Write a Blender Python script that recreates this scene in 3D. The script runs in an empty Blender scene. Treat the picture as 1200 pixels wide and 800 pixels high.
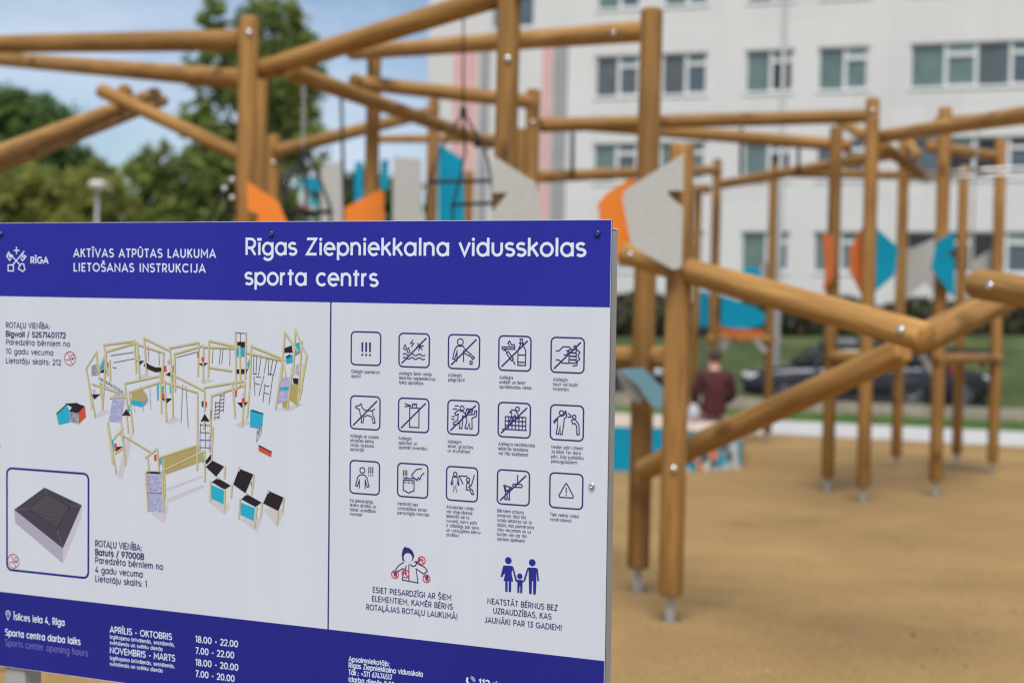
import bpy, bmesh, math, random
from mathutils import Vector, Matrix
random.seed(7)
SC = bpy.context.scene
COL = SC.collection
RAD = math.radians

# ------------------------------------------------------------------ camera
F = 1667.0                                   # focal length in pixels of the 1200x800 frame (50 mm)
PITCH, ROLL, EYE = RAD(0.25), RAD(1.4), 1.5
cam_d = bpy.data.cameras.new("camera"); cam = bpy.data.objects.new("camera", cam_d); COL.objects.link(cam)
fw = Vector((0, math.cos(PITCH), -math.sin(PITCH))); u0 = Vector((0, math.sin(PITCH), math.cos(PITCH))); r0 = Vector((1, 0, 0))
RT = r0 * math.cos(ROLL) + u0 * math.sin(ROLL); UP = -r0 * math.sin(ROLL) + u0 * math.cos(ROLL)
CAMROT = Matrix((RT, UP, -fw)).transposed()
CAMPOS = Vector((0, 0, EYE))
cam.matrix_world = Matrix.Translation(CAMPOS) @ CAMROT.to_4x4()
cam_d.sensor_width = 36; cam_d.lens = 50; cam_d.clip_start = 0.05; cam_d.clip_end = 2000
cam_d.dof.use_dof = True; cam_d.dof.focus_distance = 2.32; cam_d.dof.aperture_fstop = 3.1; cam_d.dof.aperture_blades = 9
SC.camera = cam

# ------------------------------------------------------------------ light and exposure
SUN_EL, SUN_AZ = RAD(60), RAD(185)           # azimuth clockwise from +Y: the sun stands high behind the camera, in thin cloud
wd = bpy.data.worlds.new("World"); SC.world = wd; wd.use_nodes = True
nt = wd.node_tree; N = nt.nodes; L = nt.links; N.clear()
sky = N.new("ShaderNodeTexSky"); sky.sky_type = 'NISHITA'; sky.sun_disc = False
sky.sun_elevation = SUN_EL; sky.sun_rotation = SUN_AZ; sky.air_density = 1.0; sky.dust_density = 1.2; sky.ozone_density = 1.0
tc = N.new("ShaderNodeTexCoord"); mp = N.new("ShaderNodeMapping"); mp.inputs["Scale"].default_value = (2.2, 2.2, 6.5); mp.inputs["Location"].default_value = (0.35, 0.1, 0.2)
nz = N.new("ShaderNodeTexNoise"); nz.inputs["Scale"].default_value = 1.5; nz.inputs["Detail"].default_value = 7; nz.inputs["Roughness"].default_value = .55
cr = N.new("ShaderNodeValToRGB"); cr.color_ramp.elements[0].position = .47; cr.color_ramp.elements[1].position = .72
cr.color_ramp.elements[0].color = (.0, .0, .0, 1); cr.color_ramp.elements[1].color = (.95, .95, .95, 1)
mx = N.new("ShaderNodeMix"); mx.data_type = 'RGBA'; mx.inputs["B"].default_value = (5.1, 5.8, 6.9, 1)
bg = N.new("ShaderNodeBackground"); bg.inputs["Strength"].default_value = .082; wo = N.new("ShaderNodeOutputWorld")
L.new(tc.outputs["Generated"], mp.inputs["Vector"]); L.new(mp.outputs["Vector"], nz.inputs["Vector"]); L.new(nz.outputs["Fac"], cr.inputs["Fac"])
L.new(cr.outputs["Color"], mx.inputs["Factor"]); L.new(sky.outputs["Color"], mx.inputs["A"]); L.new(mx.outputs["Result"], bg.inputs["Color"]); L.new(bg.outputs["Background"], wo.inputs["Surface"])
sd = bpy.data.lights.new("sun", 'SUN'); sun = bpy.data.objects.new("sun", sd); COL.objects.link(sun)
sd.energy = 2.6; sd.angle = RAD(30); sd.color = (1, .93, .83)
sdir = Vector((math.sin(SUN_AZ) * math.cos(SUN_EL), math.cos(SUN_AZ) * math.cos(SUN_EL), math.sin(SUN_EL)))
sun.rotation_euler = sdir.to_track_quat('Z', 'Y').to_euler(); sun.location = (0, -5, 30)
SC.view_settings.view_transform = 'Standard'; SC.view_settings.look = 'None'; SC.view_settings.gamma = 1; SC.view_settings.use_curve_mapping = False
SC.view_settings.exposure = 0.68
SC.render.engine = 'CYCLES'; SC.cycles.use_denoising = True; SC.cycles.max_bounces = 6; SC.cycles.use_adaptive_sampling = False; SC.cycles.filter_width = 1.25

# ------------------------------------------------------------------ placing helpers
def ray(px, py):
    return RT * ((px - 600) / F) + UP * ((400 - py) / F) + fw
def W(px, py, Y):                            # the point at distance Y in front of the camera
    d = ray(px, py); return CAMPOS + d * (Y / d.y)
def GR(px, py, z=0.0):                       # the point on level z
    d = ray(px, py); return CAMPOS + d * ((z - EYE) / d.z)

# ------------------------------------------------------------------ materials
MATS = {}
def mat(name, base, rough=.6, metal=0.0, var=0.0, scale=8.0, stretch=(1, 1, 1), bump=0.0, bscale=None, second=None, spec=.5, detail=6, lo=.35, hi=.65):
    if name in MATS: return MATS[name]
    m = bpy.data.materials.new(name); m.use_nodes = True; t = m.node_tree; b = t.nodes["Principled BSDF"]
    b.inputs["Roughness"].default_value = rough; b.inputs["Metallic"].default_value = metal; b.inputs["Specular IOR Level"].default_value = .18 if name[:3] in ("pr_", "pri") else spec
    b.inputs["Base Color"].default_value = (*base, 1)
    if var or second or bump:
        c = t.nodes.new("ShaderNodeTexCoord"); p = t.nodes.new("ShaderNodeMapping"); p.inputs["Scale"].default_value = stretch
        t.links.new(c.outputs["Object"], p.inputs["Vector"])
        n = t.nodes.new("ShaderNodeTexNoise"); n.inputs["Scale"].default_value = scale; n.inputs["Detail"].default_value = detail
        t.links.new(p.outputs["Vector"], n.inputs["Vector"])
        r = t.nodes.new("ShaderNodeValToRGB"); r.color_ramp.elements[0].position = lo; r.color_ramp.elements[1].position = hi
        s = second or tuple(min(1, x * (1 + var)) for x in base); a = base if second else tuple(x * (1 - var) for x in base)
        r.color_ramp.elements[0].color = (*a, 1); r.color_ramp.elements[1].color = (*s, 1)
        t.links.new(n.outputs["Fac"], r.inputs["Fac"]); t.links.new(r.outputs["Color"], b.inputs["Base Color"])
        if bump:
            n2 = t.nodes.new("ShaderNodeTexNoise"); n2.inputs["Scale"].default_value = bscale or scale * 3; n2.inputs["Detail"].default_value = 8
            t.links.new(p.outputs["Vector"], n2.inputs["Vector"])
            bp = t.nodes.new("ShaderNodeBump"); bp.inputs["Strength"].default_value = bump; bp.inputs["Distance"].default_value = .02
            t.links.new(n2.outputs["Fac"], bp.inputs["Height"]); t.links.new(bp.outputs["Normal"], b.inputs["Normal"])
    MATS[name] = m; return m

def wood_mat(name, dark, light):
    m = bpy.data.materials.new(name); m.use_nodes = True; t = m.node_tree; b = t.nodes["Principled BSDF"]; K = t.links
    nn = t.nodes.new; c = nn("ShaderNodeTexCoord"); oi = nn("ShaderNodeObjectInfo")
    ad = nn("ShaderNodeVectorMath"); ad.operation = 'ADD'; sc = nn("ShaderNodeVectorMath"); sc.operation = 'SCALE'; sc.inputs["Scale"].default_value = 37
    cx = nn("ShaderNodeCombineXYZ")
    for k in "XYZ": K.new(oi.outputs["Random"], cx.inputs[k])
    K.new(cx.outputs[0], sc.inputs[0]); K.new(c.outputs["Object"], ad.inputs[0]); K.new(sc.outputs[0], ad.inputs[1])
    p1 = nn("ShaderNodeMapping"); p1.inputs["Scale"].default_value = (22, 22, 1.1); K.new(ad.outputs[0], p1.inputs["Vector"])
    n1 = nn("ShaderNodeTexNoise"); n1.inputs["Scale"].default_value = 2.2; n1.inputs["Detail"].default_value = 8; n1.inputs["Distortion"].default_value = .4; K.new(p1.outputs[0], n1.inputs["Vector"])
    r1 = nn("ShaderNodeValToRGB"); r1.color_ramp.elements[0].position = .32; r1.color_ramp.elements[1].position = .68
    r1.color_ramp.elements[0].color = (*dark, 1); r1.color_ramp.elements[1].color = (*light, 1); K.new(n1.outputs["Fac"], r1.inputs["Fac"])
    # broad weathering, different on every log
    p2 = nn("ShaderNodeMapping"); p2.inputs["Scale"].default_value = (3, 3, .9); K.new(ad.outputs[0], p2.inputs["Vector"])
    n2 = nn("ShaderNodeTexNoise"); n2.inputs["Scale"].default_value = 1.6; n2.inputs["Detail"].default_value = 4; K.new(p2.outputs[0], n2.inputs["Vector"])
    hs = nn("ShaderNodeHueSaturation"); mr = nn("ShaderNodeMapRange"); mr.inputs["To Min"].default_value = .62; mr.inputs["To Max"].default_value = 1.38; K.new(n2.outputs["Fac"], mr.inputs["Value"])
    mu = nn("ShaderNodeMath"); mu.operation = 'MULTIPLY'; m2 = nn("ShaderNodeMapRange"); m2.inputs["To Min"].default_value = .78; m2.inputs["To Max"].default_value = 1.18; K.new(oi.outputs["Random"], m2.inputs["Value"])
    K.new(mr.outputs[0], mu.inputs[0]); K.new(m2.outputs[0], mu.inputs[1]); K.new(mu.outputs[0], hs.inputs["Value"]); K.new(r1.outputs["Color"], hs.inputs["Color"])
    # knots and drying cracks
    p3 = nn("ShaderNodeMapping"); p3.inputs["Scale"].default_value = (5, 5, 2.0); K.new(ad.outputs[0], p3.inputs["Vector"])
    v = nn("ShaderNodeTexVoronoi"); v.inputs["Scale"].default_value = .9; K.new(p3.outputs[0], v.inputs["Vector"])
    rk = nn("ShaderNodeValToRGB"); rk.color_ramp.elements[0].position = .08; rk.color_ramp.elements[1].position = .20
    rk.color_ramp.elements[0].color = (.36, .33, .30, 1); rk.color_ramp.elements[1].color = (1, 1, 1, 1); K.new(v.outputs["Distance"], rk.inputs["Fac"])
    mm = nn("ShaderNodeMix"); mm.data_type = 'RGBA'; mm.blend_type = 'MULTIPLY'; mm.inputs["Factor"].default_value = 1
    K.new(hs.outputs["Color"], mm.inputs["A"]); K.new(rk.outputs["Color"], mm.inputs["B"]); K.new(mm.outputs["Result"], b.inputs["Base Color"])
    bp = nn("ShaderNodeBump"); bp.inputs["Strength"].default_value = .25; bp.inputs["Distance"].default_value = .01; K.new(n1.outputs["Fac"], bp.inputs["Height"]); K.new(bp.outputs["Normal"], b.inputs["Normal"])
    b.inputs["Roughness"].default_value = .72; b.inputs["Specular IOR Level"].default_value = .25
    return m

# ------------------------------------------------------------------ object helpers
def tag(o, label=None, cat=None, group=None, kind=None):
    if label: o["label"] = label
    if cat: o["category"] = cat
    if group: o["group"] = group
    if kind: o["kind"] = kind
    return o
def empty(name, loc, label, cat, group=None, rz=0.0):
    o = bpy.data.objects.new(name, None); o.empty_display_size = .2; COL.objects.link(o)
    o.location = loc; o.rotation_euler = (0, 0, rz)
    o.matrix_world = Matrix.Translation(Vector(loc)) @ Matrix.Rotation(rz, 4, 'Z')
    return tag(o, label, cat, group)
MW = {}
def mw(o): return MW.get(o.name, o.matrix_world)
def link(name, bm, m, parent=None, M=None, smooth=False, label=None):
    """one mesh object; M is its world matrix"""
    me = bpy.data.meshes.new(name); bm.to_mesh(me); bm.free()
    for x in (m if isinstance(m, (list, tuple)) else [m]): me.materials.append(x)
    if smooth: me.polygons.foreach_set("use_smooth", [True] * len(me.polygons))
    o = bpy.data.objects.new(name, me); COL.objects.link(o)
    M = M or Matrix.Identity(4)
    if parent: o.parent = parent; o.matrix_local = mw(parent).inverted() @ M
    else: o.matrix_world = M
    MW[o.name] = M.copy()
    if label: o["label"] = label
    return o
def box(bm, c, s, M=None, mi=0, bev=0.0):
    x, y, z = s[0] / 2, s[1] / 2, s[2] / 2
    vs = [bm.verts.new(Vector((c[0] + i * x, c[1] + j * y, c[2] + k * z))) for i in (-1, 1) for j in (-1, 1) for k in (-1, 1)]
    if M:
        for v in vs: v.co = M @ v.co
    fs = []
    for f in ((0, 1, 3, 2), (4, 6, 7, 5), (0, 4, 5, 1), (2, 3, 7, 6), (0, 2, 6, 4), (1, 5, 7, 3)):
        q = bm.faces.new([vs[i] for i in f]); q.material_index = mi; fs.append(q)
    if bev:
        es = {e for f in fs for e in f.edges}
        bmesh.ops.bevel(bm, geom=list(es), offset=bev, segments=2, affect='EDGES', profile=.5)
    return vs
def ring_tube(bm, rings, cap=True, mi=0, closed=True):
    """rings: lists of equal length of Vectors"""
    R = [[bm.verts.new(p) for p in r] for r in rings]; n = len(R[0])
    for a, b in zip(R, R[1:]):
        for i in range(n if closed else n - 1):
            f = bm.faces.new((a[i], a[(i + 1) % n], b[(i + 1) % n], b[i])); f.material_index = mi
    if cap:
        f = bm.faces.new(list(reversed(R[0]))); f.material_index = mi
        f = bm.faces.new(R[-1]); f.material_index = mi
    return R
def tube(bm, pts, r, n=8, mi=0):
    pts = [Vector(p) for p in pts]; rings = []
    for i, p in enumerate(pts):
        d = (pts[min(i + 1, len(pts) - 1)] - pts[max(i - 1, 0)]).normalized()
        a = d.cross(Vector((0, 0, 1)) if abs(d.z) < .9 else Vector((1, 0, 0))).normalized(); b = d.cross(a)
        rr = r[i] if isinstance(r, (list, tuple)) else r
        rings.append([p + (a * math.cos(2 * math.pi * k / n) + b * math.sin(2 * math.pi * k / n)) * rr for k in range(n)])
    ring_tube(bm, rings, mi=mi)
def lathe(bm, prof, n=16, mi=0, M=None):
    """prof: (radius, z) from bottom to top"""
    rings = [[Vector((max(r, 1e-4) * math.cos(2 * math.pi * k / n), max(r, 1e-4) * math.sin(2 * math.pi * k / n), z)) for k in range(n)] for r, z in prof]
    if M: rings = [[M @ p for p in q] for q in rings]
    ring_tube(bm, rings, mi=mi)
def axis_matrix(a, b):
    z = (b - a).normalized(); x = z.cross(Vector((0, 0, 1)) if abs(z.z) < .95 else Vector((0, 1, 0))).normalized(); y = z.cross(x)
    return Matrix.Translation(a) @ Matrix((x, y, z)).transposed().to_4x4()
def slab(bm, poly, thick, mi=0, bev=0.0):
    """2D outline in the local XZ plane, front face at y=0, thickness along +y"""
    fr = [bm.verts.new((x, 0, z)) for x, z in poly]; bk = [bm.verts.new((x, thick, z)) for x, z in poly]; n = len(poly)
    f1 = bm.faces.new(fr); f2 = bm.faces.new(list(reversed(bk)))
    for i in range(n): bm.faces.new((fr[(i + 1) % n], fr[i], bk[i], bk[(i + 1) % n]))
    bmesh.ops.recalc_face_normals(bm, faces=bm.faces[:])
# ------------------------------------------------------------------ lettering: a round, single-weight alphabet drawn as strokes (cap height = 1)
def A(cx, cy, rx, ry, a0, a1, n=None):
    n = n or max(3, int(abs(a1 - a0) / 15))
    return [(cx + rx * math.cos(RAD(a0 + (a1 - a0) * i / n)), cy + ry * math.sin(RAD(a0 + (a1 - a0) * i / n))) for i in range(n + 1)]
def O_(cx, cy, rx, ry, n=24): return ('c', A(cx, cy, rx, ry, 0, 360, n)[:-1])
h, l, xh = .94, .06, .66
def loop(p): return ('c', p)
Sx = lambda w, top, x0=.06: A(x0 + w / 2, top * .735, w / 2 * .92, top * .215, 30, 270) [:] + A(x0 + w / 2, top * .285, w / 2, top * .235, 88, -148)[1:]
GL = {
 'A': (.92, [[(.05, 0), (.46, h), (.87, 0)], [(.2, .3), (.72, .3)]]),
 'B': (.72, [loop([(.11, l), (.11, h), (.36, h)] + A(.38, .725, .22, .215, 90, -90)[1:] + A(.4, .285, .25, .225, 90, -90)[1:]), [(.11, .51), (.4, .51)]]),
 'C': (.95, [A(.51, .5, .44, .44, 45, 315)]),
 'D': (.88, [loop([(.11, l), (.11, h)] + A(.37, .5, .43, .44, 90, -90))]),
 'E': (.66, [[(.6, h), (.11, h), (.11, l), (.6, l)], [(.11, .5), (.55, .5)]]),
 'F': (.62, [[(.58, h), (.11, h), (.11, 0)], [(.11, .48), (.53, .48)]]),
 'G': (1.0, [A(.51, .5, .44, .44, 45, 356) + [(.55, .47)]]),
 'H': (.86, [[(.11, 0), (.11, 1)], [(.75, 0), (.75, 1)], [(.11, .5), (.75, .5)]]),
 'I': (.28, [[(.14, 0), (.14, 1)]]),
 'J': (.6, [[(.48, 1), (.48, .3)] + A(.27, .28, .21, .22, 0, -160)]),
 'K': (.76, [[(.11, 0), (.11, 1)], [(.66, 1), (.13, .46)], [(.3, .6), (.7, 0)]]),
 'L': (.58, [[(.11, 1), (.11, l), (.54, l)]]),
 'M': (1.06, [[(.11, 0), (.11, h), (.53, .34), (.95, h), (.95, 0)]]),
 'N': (.9, [[(.11, 0), (.11, h - .02), (.79, .08), (.79, 1)]]),
 'O': (1.06, [O_(.53, .5, .45, .44)]),
 'P': (.7, [[(.11, 0), (.11, h), (.38, h)] + A(.38, .67, .25, .27, 90, -90)[1:] + [(.11, .4)]]),
 'R': (.74, [[(.11, 0), (.11, h), (.38, h)] + A(.38, .68, .25, .26, 90, -90)[1:] + [(.11, .42)], [(.38, .42), (.66, 0)]]),
 'S': (.7, [Sx(.58, 1.0)]),
 'T': (.68, [[(.03, h), (.65, h)], [(.34, h), (.34, 0)]]),
 'U': (.84, [[(.11, 1), (.11, .38)] + A(.42, .37, .31, .31, 180, 360)[1:] + [(.73, 1)]]),
 'V': (.88, [[(.05, 1), (.44, .06), (.83, 1)]]),
 'Z': (.74, [[(.08, h), (.62, h), (.09, l), (.66, l)]]),
 'a': (.76, [O_(.36, .34, .29, .31), [(.65, 0), (.65, .69)]]),
 'b': (.76, [[(.1, 0), (.1, 1)], O_(.4, .34, .29, .31)]),
 'c': (.66, [A(.37, .34, .29, .31, 45, 315)]),
 'd': (.76, [O_(.36, .34, .29, .31), [(.65, 0), (.65, 1)]]),
 'e': (.73, [[(.08, .35), (.65, .35)] + A(.365, .34, .285, .31, 3, 315)[1:]]),
 'g': (.76, [O_(.36, .34, .29, .31), [(.65, .69), (.65, -.02)] + A(.37, -.02, .28, .24, 0, -150)[1:]]),
 'h': (.7, [[(.1, 0), (.1, 1)], [(.1, .36)] + A(.34, .4, .24, .25, 180, 0) + [(.58, 0)]]),
 'i': (.24, [[(.12, 0), (.12, .69)], ('d', (.12, .9))]),
 'ı': (.24, [[(.12, 0), (.12, .69)]]),
 'j': (.26, [[(.15, .69), (.15, -.08)] + A(.0, -.08, .15, .16, 0, -80)[1:], ('d', (.15, .9))]),
 'k': (.62, [[(.1, 0), (.1, 1)], [(.54, .69), (.12, .32)], [(.27, .42), (.57, 0)]]),
 'l': (.24, [[(.12, 0), (.12, 1)]]),
 'm': (1.04, [[(.1, 0), (.1, .69)], [(.1, .38)] + A(.31, .42, .21, .23, 180, 0) + [(.52, 0)], [(.52, .38)] + A(.73, .42, .21, .23, 180, 0) + [(.94, 0)]]),
 'n': (.7, [[(.1, 0), (.1, .69)], [(.1, .36)] + A(.34, .4, .24, .25, 180, 0) + [(.58, 0)]]),
 'o': (.74, [O_(.37, .34, .3, .31)]),
 'p': (.76, [[(.1, -.26), (.1, .69)], O_(.4, .34, .29, .31)]),
 'r': (.44, [[(.1, 0), (.1, .69)], [(.1, .36)] + A(.34, .4, .24, .24, 180, 90)]),
 's': (.56, [Sx(.44, .68)]),
 't': (.42, [[(.19, .9), (.19, 0)], [(.02, .63), (.38, .63)]]),
 'u': (.7, [[(.1, .69), (.1, .3)] + A(.34, .29, .24, .25, 180, 360)[1:] + [(.58, .69)]]),
 'v': (.62, [[(.03, .69), (.31, .05), (.59, .69)]]),
 'w': (.92, [[(.03, .69), (.25, .06), (.46, .62), (.67, .06), (.89, .69)]]),
 'z': (.58, [[(.07, .63), (.5, .63), (.08, .06), (.53, .06)]]),
 '0': (.78, [O_(.39, .5, .3, .44)]), '1': (.42, [[(.05, .8), (.27, h), (.27, 0)]]),
 '2': (.68, [A(.33, .68, .26, .26, 165, -30) + [(.1, l), (.62, l)]]),
 '3': (.68, [[(.1, h), (.56, h), (.3, .58)] + A(.32, .31, .27, .25, 90, -155)[1:]]),
 '4': (.74, [[(.52, 0), (.52, .5)], [(.44, 1), (.08, .24), (.7, .24)]]),
 '5': (.68, [[(.57, h), (.17, h), (.12, .52)] + A(.33, .32, .27, .26, 118, -150)]),
 '6': (.7, [O_(.35, .32, .27, .26), [(.52, 1), (.12, .45)]]),
 '7': (.64, [[(.05, h), (.58, h), (.22, 0)]]),
 '8': (.68, [O_(.34, .72, .22, .22), O_(.34, .28, .27, .23)]),
 '9': (.7, [O_(.35, .68, .27, .26), [(.18, 0), (.58, .55)]]),
 '.': (.24, [('d', (.12, .07))]), ',': (.24, [[(.15, .1), (.08, -.14)]]), ':': (.24, [('d', (.12, .07)), ('d', (.12, .52))]),
 '!': (.28, [[(.14, .3), (.14, 1)], ('d', (.14, .07))]), '-': (.5, [[(.08, .4), (.42, .4)]]), '/': (.5, [[(.06, -.1), (.44, 1.05)]]),
 '+': (.66, [[(.08, .4), (.58, .4)], [(.33, .15), (.33, .65)]]), '(': (.34, [A(.42, .42, .32, .62, 125, 235)]), ')': (.34, [A(-.1, .42, .32, .62, 55, -55)]), ' ': (.42, []),
}
MAC = lambda x, y, w=.17: [[(x - w, y), (x + w, y)]]
CAR = lambda x, y: [[(x - .15, y + .1), (x, y - .04), (x + .15, y + .1)]]
CED = lambda x: [[(x + .03, -.1), (x - .04, -.3)]]
for ch, base, ex in (('Ā', 'A', MAC(.46, 1.17)), ('Ē', 'E', MAC(.36, 1.17)), ('Ī', 'I', MAC(.14, 1.17)), ('Ū', 'U', MAC(.42, 1.17)), ('Š', 'S', CAR(.35, 1.17)), ('Ļ', 'L', CED(.34)),
                     ('ā', 'a', MAC(.37, .9)), ('ē', 'e', MAC(.37, .9)), ('ī', 'ı', MAC(.12, .9, .14)), ('ū', 'u', MAC(.34, .9)), ('š', 's', CAR(.28, .88)), ('ž', 'z', CAR(.3, .88)),
                     ('ļ', 'l', CED(.12)), ('ņ', 'n', CED(.34)), ('ķ', 'k', CED(.32))):
    GL[ch] = (GL[base][0], GL[base][1] + ex)

def _xh(p):
    x, y = p
    return (x, y * 1.075) if y <= .69 else (x, .742 + (y - .69) * .832)
for ch in list(GL):
    if ch.islower():
        GL[ch] = (GL[ch][0], [(e[0], [_xh(p) for p in e[1]]) if isinstance(e, tuple) and e[0] == 'c' else ((e[0], _xh(e[1])) if isinstance(e, tuple) else [_xh(p) for p in e]) for e in GL[ch][1]])

def ribbon(bm, pts, hw, z, closed=False, mi=0):
    P = []
    for p in pts:
        p = Vector(p[:2])
        if not P or (p - P[-1]).length > 1e-6: P.append(p)
    if closed and len(P) > 2 and (P[0] - P[-1]).length < 1e-6: P.pop()
    n = len(P)
    if n < 2: return
    Lf, Rt = [], []
    for i in range(n):
        a = P[i] - P[i - 1] if (i or closed) else P[1] - P[0]
        b = P[(i + 1) % n] - P[i] if (i < n - 1 or closed) else P[-1] - P[-2]
        a = a.normalized(); b = b.normalized(); na = Vector((-a.y, a.x)); nb = Vector((-b.y, b.x))
        m = na + nb
        m = m.normalized() if m.length > 1e-3 else na
        k = 1 / max(.5, m.dot(na)); q = m * hw * k
        Lf.append(bm.verts.new((*(P[i] + q), z))); Rt.append(bm.verts.new((*(P[i] - q), z)))
    for i in range(n if closed else n - 1):
        j = (i + 1) % n
        f = bm.faces.new((Rt[i], Rt[j], Lf[j], Lf[i])); f.material_index = mi
def disc(bm, c, r, z, mi=0, n=16, ry=None):
    f = bm.faces.new([bm.verts.new((c[0] + r * math.cos(2 * math.pi * k / n), c[1] + (ry or r) * math.sin(2 * math.pi * k / n), z)) for k in range(n)]); f.material_index = mi
def poly(bm, pts, z, mi=0):
    f = bm.faces.new([bm.verts.new((p[0], p[1], z)) for p in pts]); f.material_index = mi
    f.normal_update()
    if f.normal.z < 0: f.normal_flip()
def text(bm, s, u0, v0, u1, cap, z, w=.07, mi=0, tr=.085):
    """one line from u0 to u1 on baseline v0"""
    tot = sum(GL[c][0] for c in s) + tr * (len(s) - 1); k = (u1 - u0) / tot; x = u0; q = 0
    for c in s:
        adv, st = GL[c]
        for e in st:
            zz = z + (q % 6) * 2.5e-5; q += 1
            if isinstance(e, tuple) and e[0] == 'd': disc(bm, (x + e[1][0] * k, v0 + e[1][1] * cap), w * 1.25 * cap, zz, mi, 10)
            elif isinstance(e, tuple): ribbon(bm, [(x + p[0] * k, v0 + p[1] * cap) for p in e[1]], w * cap, zz, True, mi)
            else: ribbon(bm, [(x + p[0] * k, v0 + p[1] * cap) for p in e], w * cap, zz, False, mi)
        x += (adv + tr) * k

# ------------------------------------------------------------------ the information board
SA = [RAD(2.3618), RAD(-21.645), RAD(-1.6313)]
SR = Matrix.Rotation(SA[2], 3, 'Z') @ Matrix.Rotation(SA[1], 3, 'Y') @ Matrix.Rotation(SA[0], 3, 'X')
ST = Vector((.15441, .18833, -2.2))
MS = Matrix.Translation(CAMPOS) @ CAMROT.to_4x4() @ (Matrix.Translation(ST) @ SR.to_4x4())   # board frame: origin top right corner, x right, y up, z out
MSi = MS.inverted(); MPR = MS @ Matrix.Scale(.35, 4, (0, 0, 1))   # printed layers lie within half a millimetre of the panel
SO, SN = MS.translation, (MS.to_3x3() @ Vector((0, 0, 1)))
def S(px, py):                                # from the photograph to the board's own flat coordinates (metres)
    d = ray(px, py); t = (SO - CAMPOS).dot(SN) / d.dot(SN); q = MSi @ (CAMPOS + d * t); return (q.x, q.y)
BW, BH = 1.2085, .8290
foot = MS @ Vector((-BW / 2, -BH, -.03)); foot.z = 0
sign = empty("information_sign", foot, "large blue and white rules board on grey posts with playground drawing and pictograms", "sign")
m_panel = mat("board_white", (.55, .61, .715), .45, var=.016, scale=2.2, stretch=(7, 1, 1), spec=.25)
m_edge = mat("board_edge", (.045, .04, .04), .5)
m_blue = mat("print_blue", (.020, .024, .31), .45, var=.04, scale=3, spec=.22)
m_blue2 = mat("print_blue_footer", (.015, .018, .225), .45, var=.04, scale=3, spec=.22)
m_navy = mat("print_navy", (.028, .028, .15), .4)
m_wht = mat("print_white", (.62, .74, .88), .4)
m_lil = mat("print_lilac", (.12, .115, .42), .4)
m_red = mat("print_red", (.55, .05, .07), .4)
m_frame = mat("powder_coat_grey", (.34, .34, .35), .45, var=.05, scale=6)
m_cap = mat("cap_grey", (.55, .55, .56), .5)
m_steel = mat("zinc_steel", (.55, .57, .58), .38, metal=.8, var=.15, scale=20)
Z1, Z2, Z3, Z4 = .0004, .0008, .0012, .0016

bm = bmesh.new(); box(bm, (-BW / 2, -BH / 2, -.002), (BW, BH, .004))
for f in bm.faces:
    if abs(f.normal.z) < .5: f.material_index = 1
bmesh.ops.recalc_face_normals(bm, faces=bm.faces[:])
for f in bm.faces: f.material_index = 0 if f.normal.z > .5 else 1
panel = link("panel", bm, [m_panel, m_edge], sign, MS)
v_hb = S(400, 354.3)[1]; v_lb = S(400, 738.7)[1]
def rect(name, u0, v0, u1, v1, z, m, par=sign):
    b = bmesh.new(); poly(b, [(u0, v0), (u1, v0), (u1, v1), (u0, v1)], z); return link(name, b, m, par, MPR)
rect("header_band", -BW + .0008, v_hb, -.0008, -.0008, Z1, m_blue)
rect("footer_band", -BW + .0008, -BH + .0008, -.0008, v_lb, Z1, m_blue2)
ud = S(386.5, 500)[0]; rect("divider_line", ud - .0014, v_lb, ud + .0014, v_hb, Z1, m_navy)

def tline(b, s, px, py, pxe, cap, z=Z2, w=.07, mi=0, pye=None, tr=.085):
    u0, v0 = S(px, py); ue = S(pxe, pye if pye is not None else py)[0]; c = S(px, py - cap)[1] - v0
    text(b, s, u0, v0, ue, c, z, w, mi, tr)
def tobj(name, lines, m, par=sign):
    for ln in lines:
        b = bmesh.new(); tline(b, *ln[0:5], **(ln[5] if len(ln) > 5 else {})); link(name, b, m, par, MPR)
tobj("heading_text", [("Rīgas Ziepniekkalna vidusskolas", 287, 298.6, 687, 19.8, dict(tr=.05, w=.078, pye=300.5)), ("sporta centrs", 286.5, 333.5, 443.5, 19.8, dict(tr=.05, w=.078))], m_wht)
tobj("subheading_text", [("AKTĪVAS ATPŪTAS LAUKUMA", 86, 301.2, 253, 9.9, dict(w=.08, tr=.16)), ("LIETOŠANAS INSTRUKCIJA", 86, 317.9, 241, 9.9, dict(w=.08, tr=.16))], m_wht)
tobj("address_text", [("Īslīces iela 4, Rīga", 15.8, 725.6, 75.8, 8, dict(w=.076))], m_wht)
tobj("opening_hours_title", [("Sporta centra darba laiks", 6, 744, 94.3, 8, dict(w=.078))], m_wht)
tobj("opening_hours_translation", [("Sports center opening hours", 6, 756, 103.2, 8, dict(w=.076))], m_lil)
tobj("opening_hours_text", [("APRĪLIS - OKTOBRIS", 128.6, 740.6, 201.5, 7.6, dict(w=.078)), ("NOVEMBRIS - MARTS", 128.6, 764.8, 205.2, 7.6, dict(w=.078)),
    ("Izglītojamo brīvdienās, sestdienās,", 128.6, 747.6, 204.7, 4.4, dict(w=.076)), ("svētdienās un svētku dienās", 128.6, 754.4, 190.6, 4.4, dict(w=.076)),
    ("Izglītojamo brīvdienās, sestdienās,", 128.6, 772.3, 204.7, 4.4, dict(w=.076)), ("svētdienās un svētku dienās", 128.6, 779.2, 190.6, 4.4, dict(w=.076)),
    ("18.00 - 22.00", 229, 752, 279, 7.8, dict(w=.078)), ("7.00 - 22.00", 229, 765.4, 274.5, 7.8, dict(w=.078)),
    ("18.00 - 20.00", 229, 779, 279.4, 7.8, dict(w=.078)), ("7.00 - 20.00", 229, 792.4, 275, 7.8, dict(w=.078))], m_wht)
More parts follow.
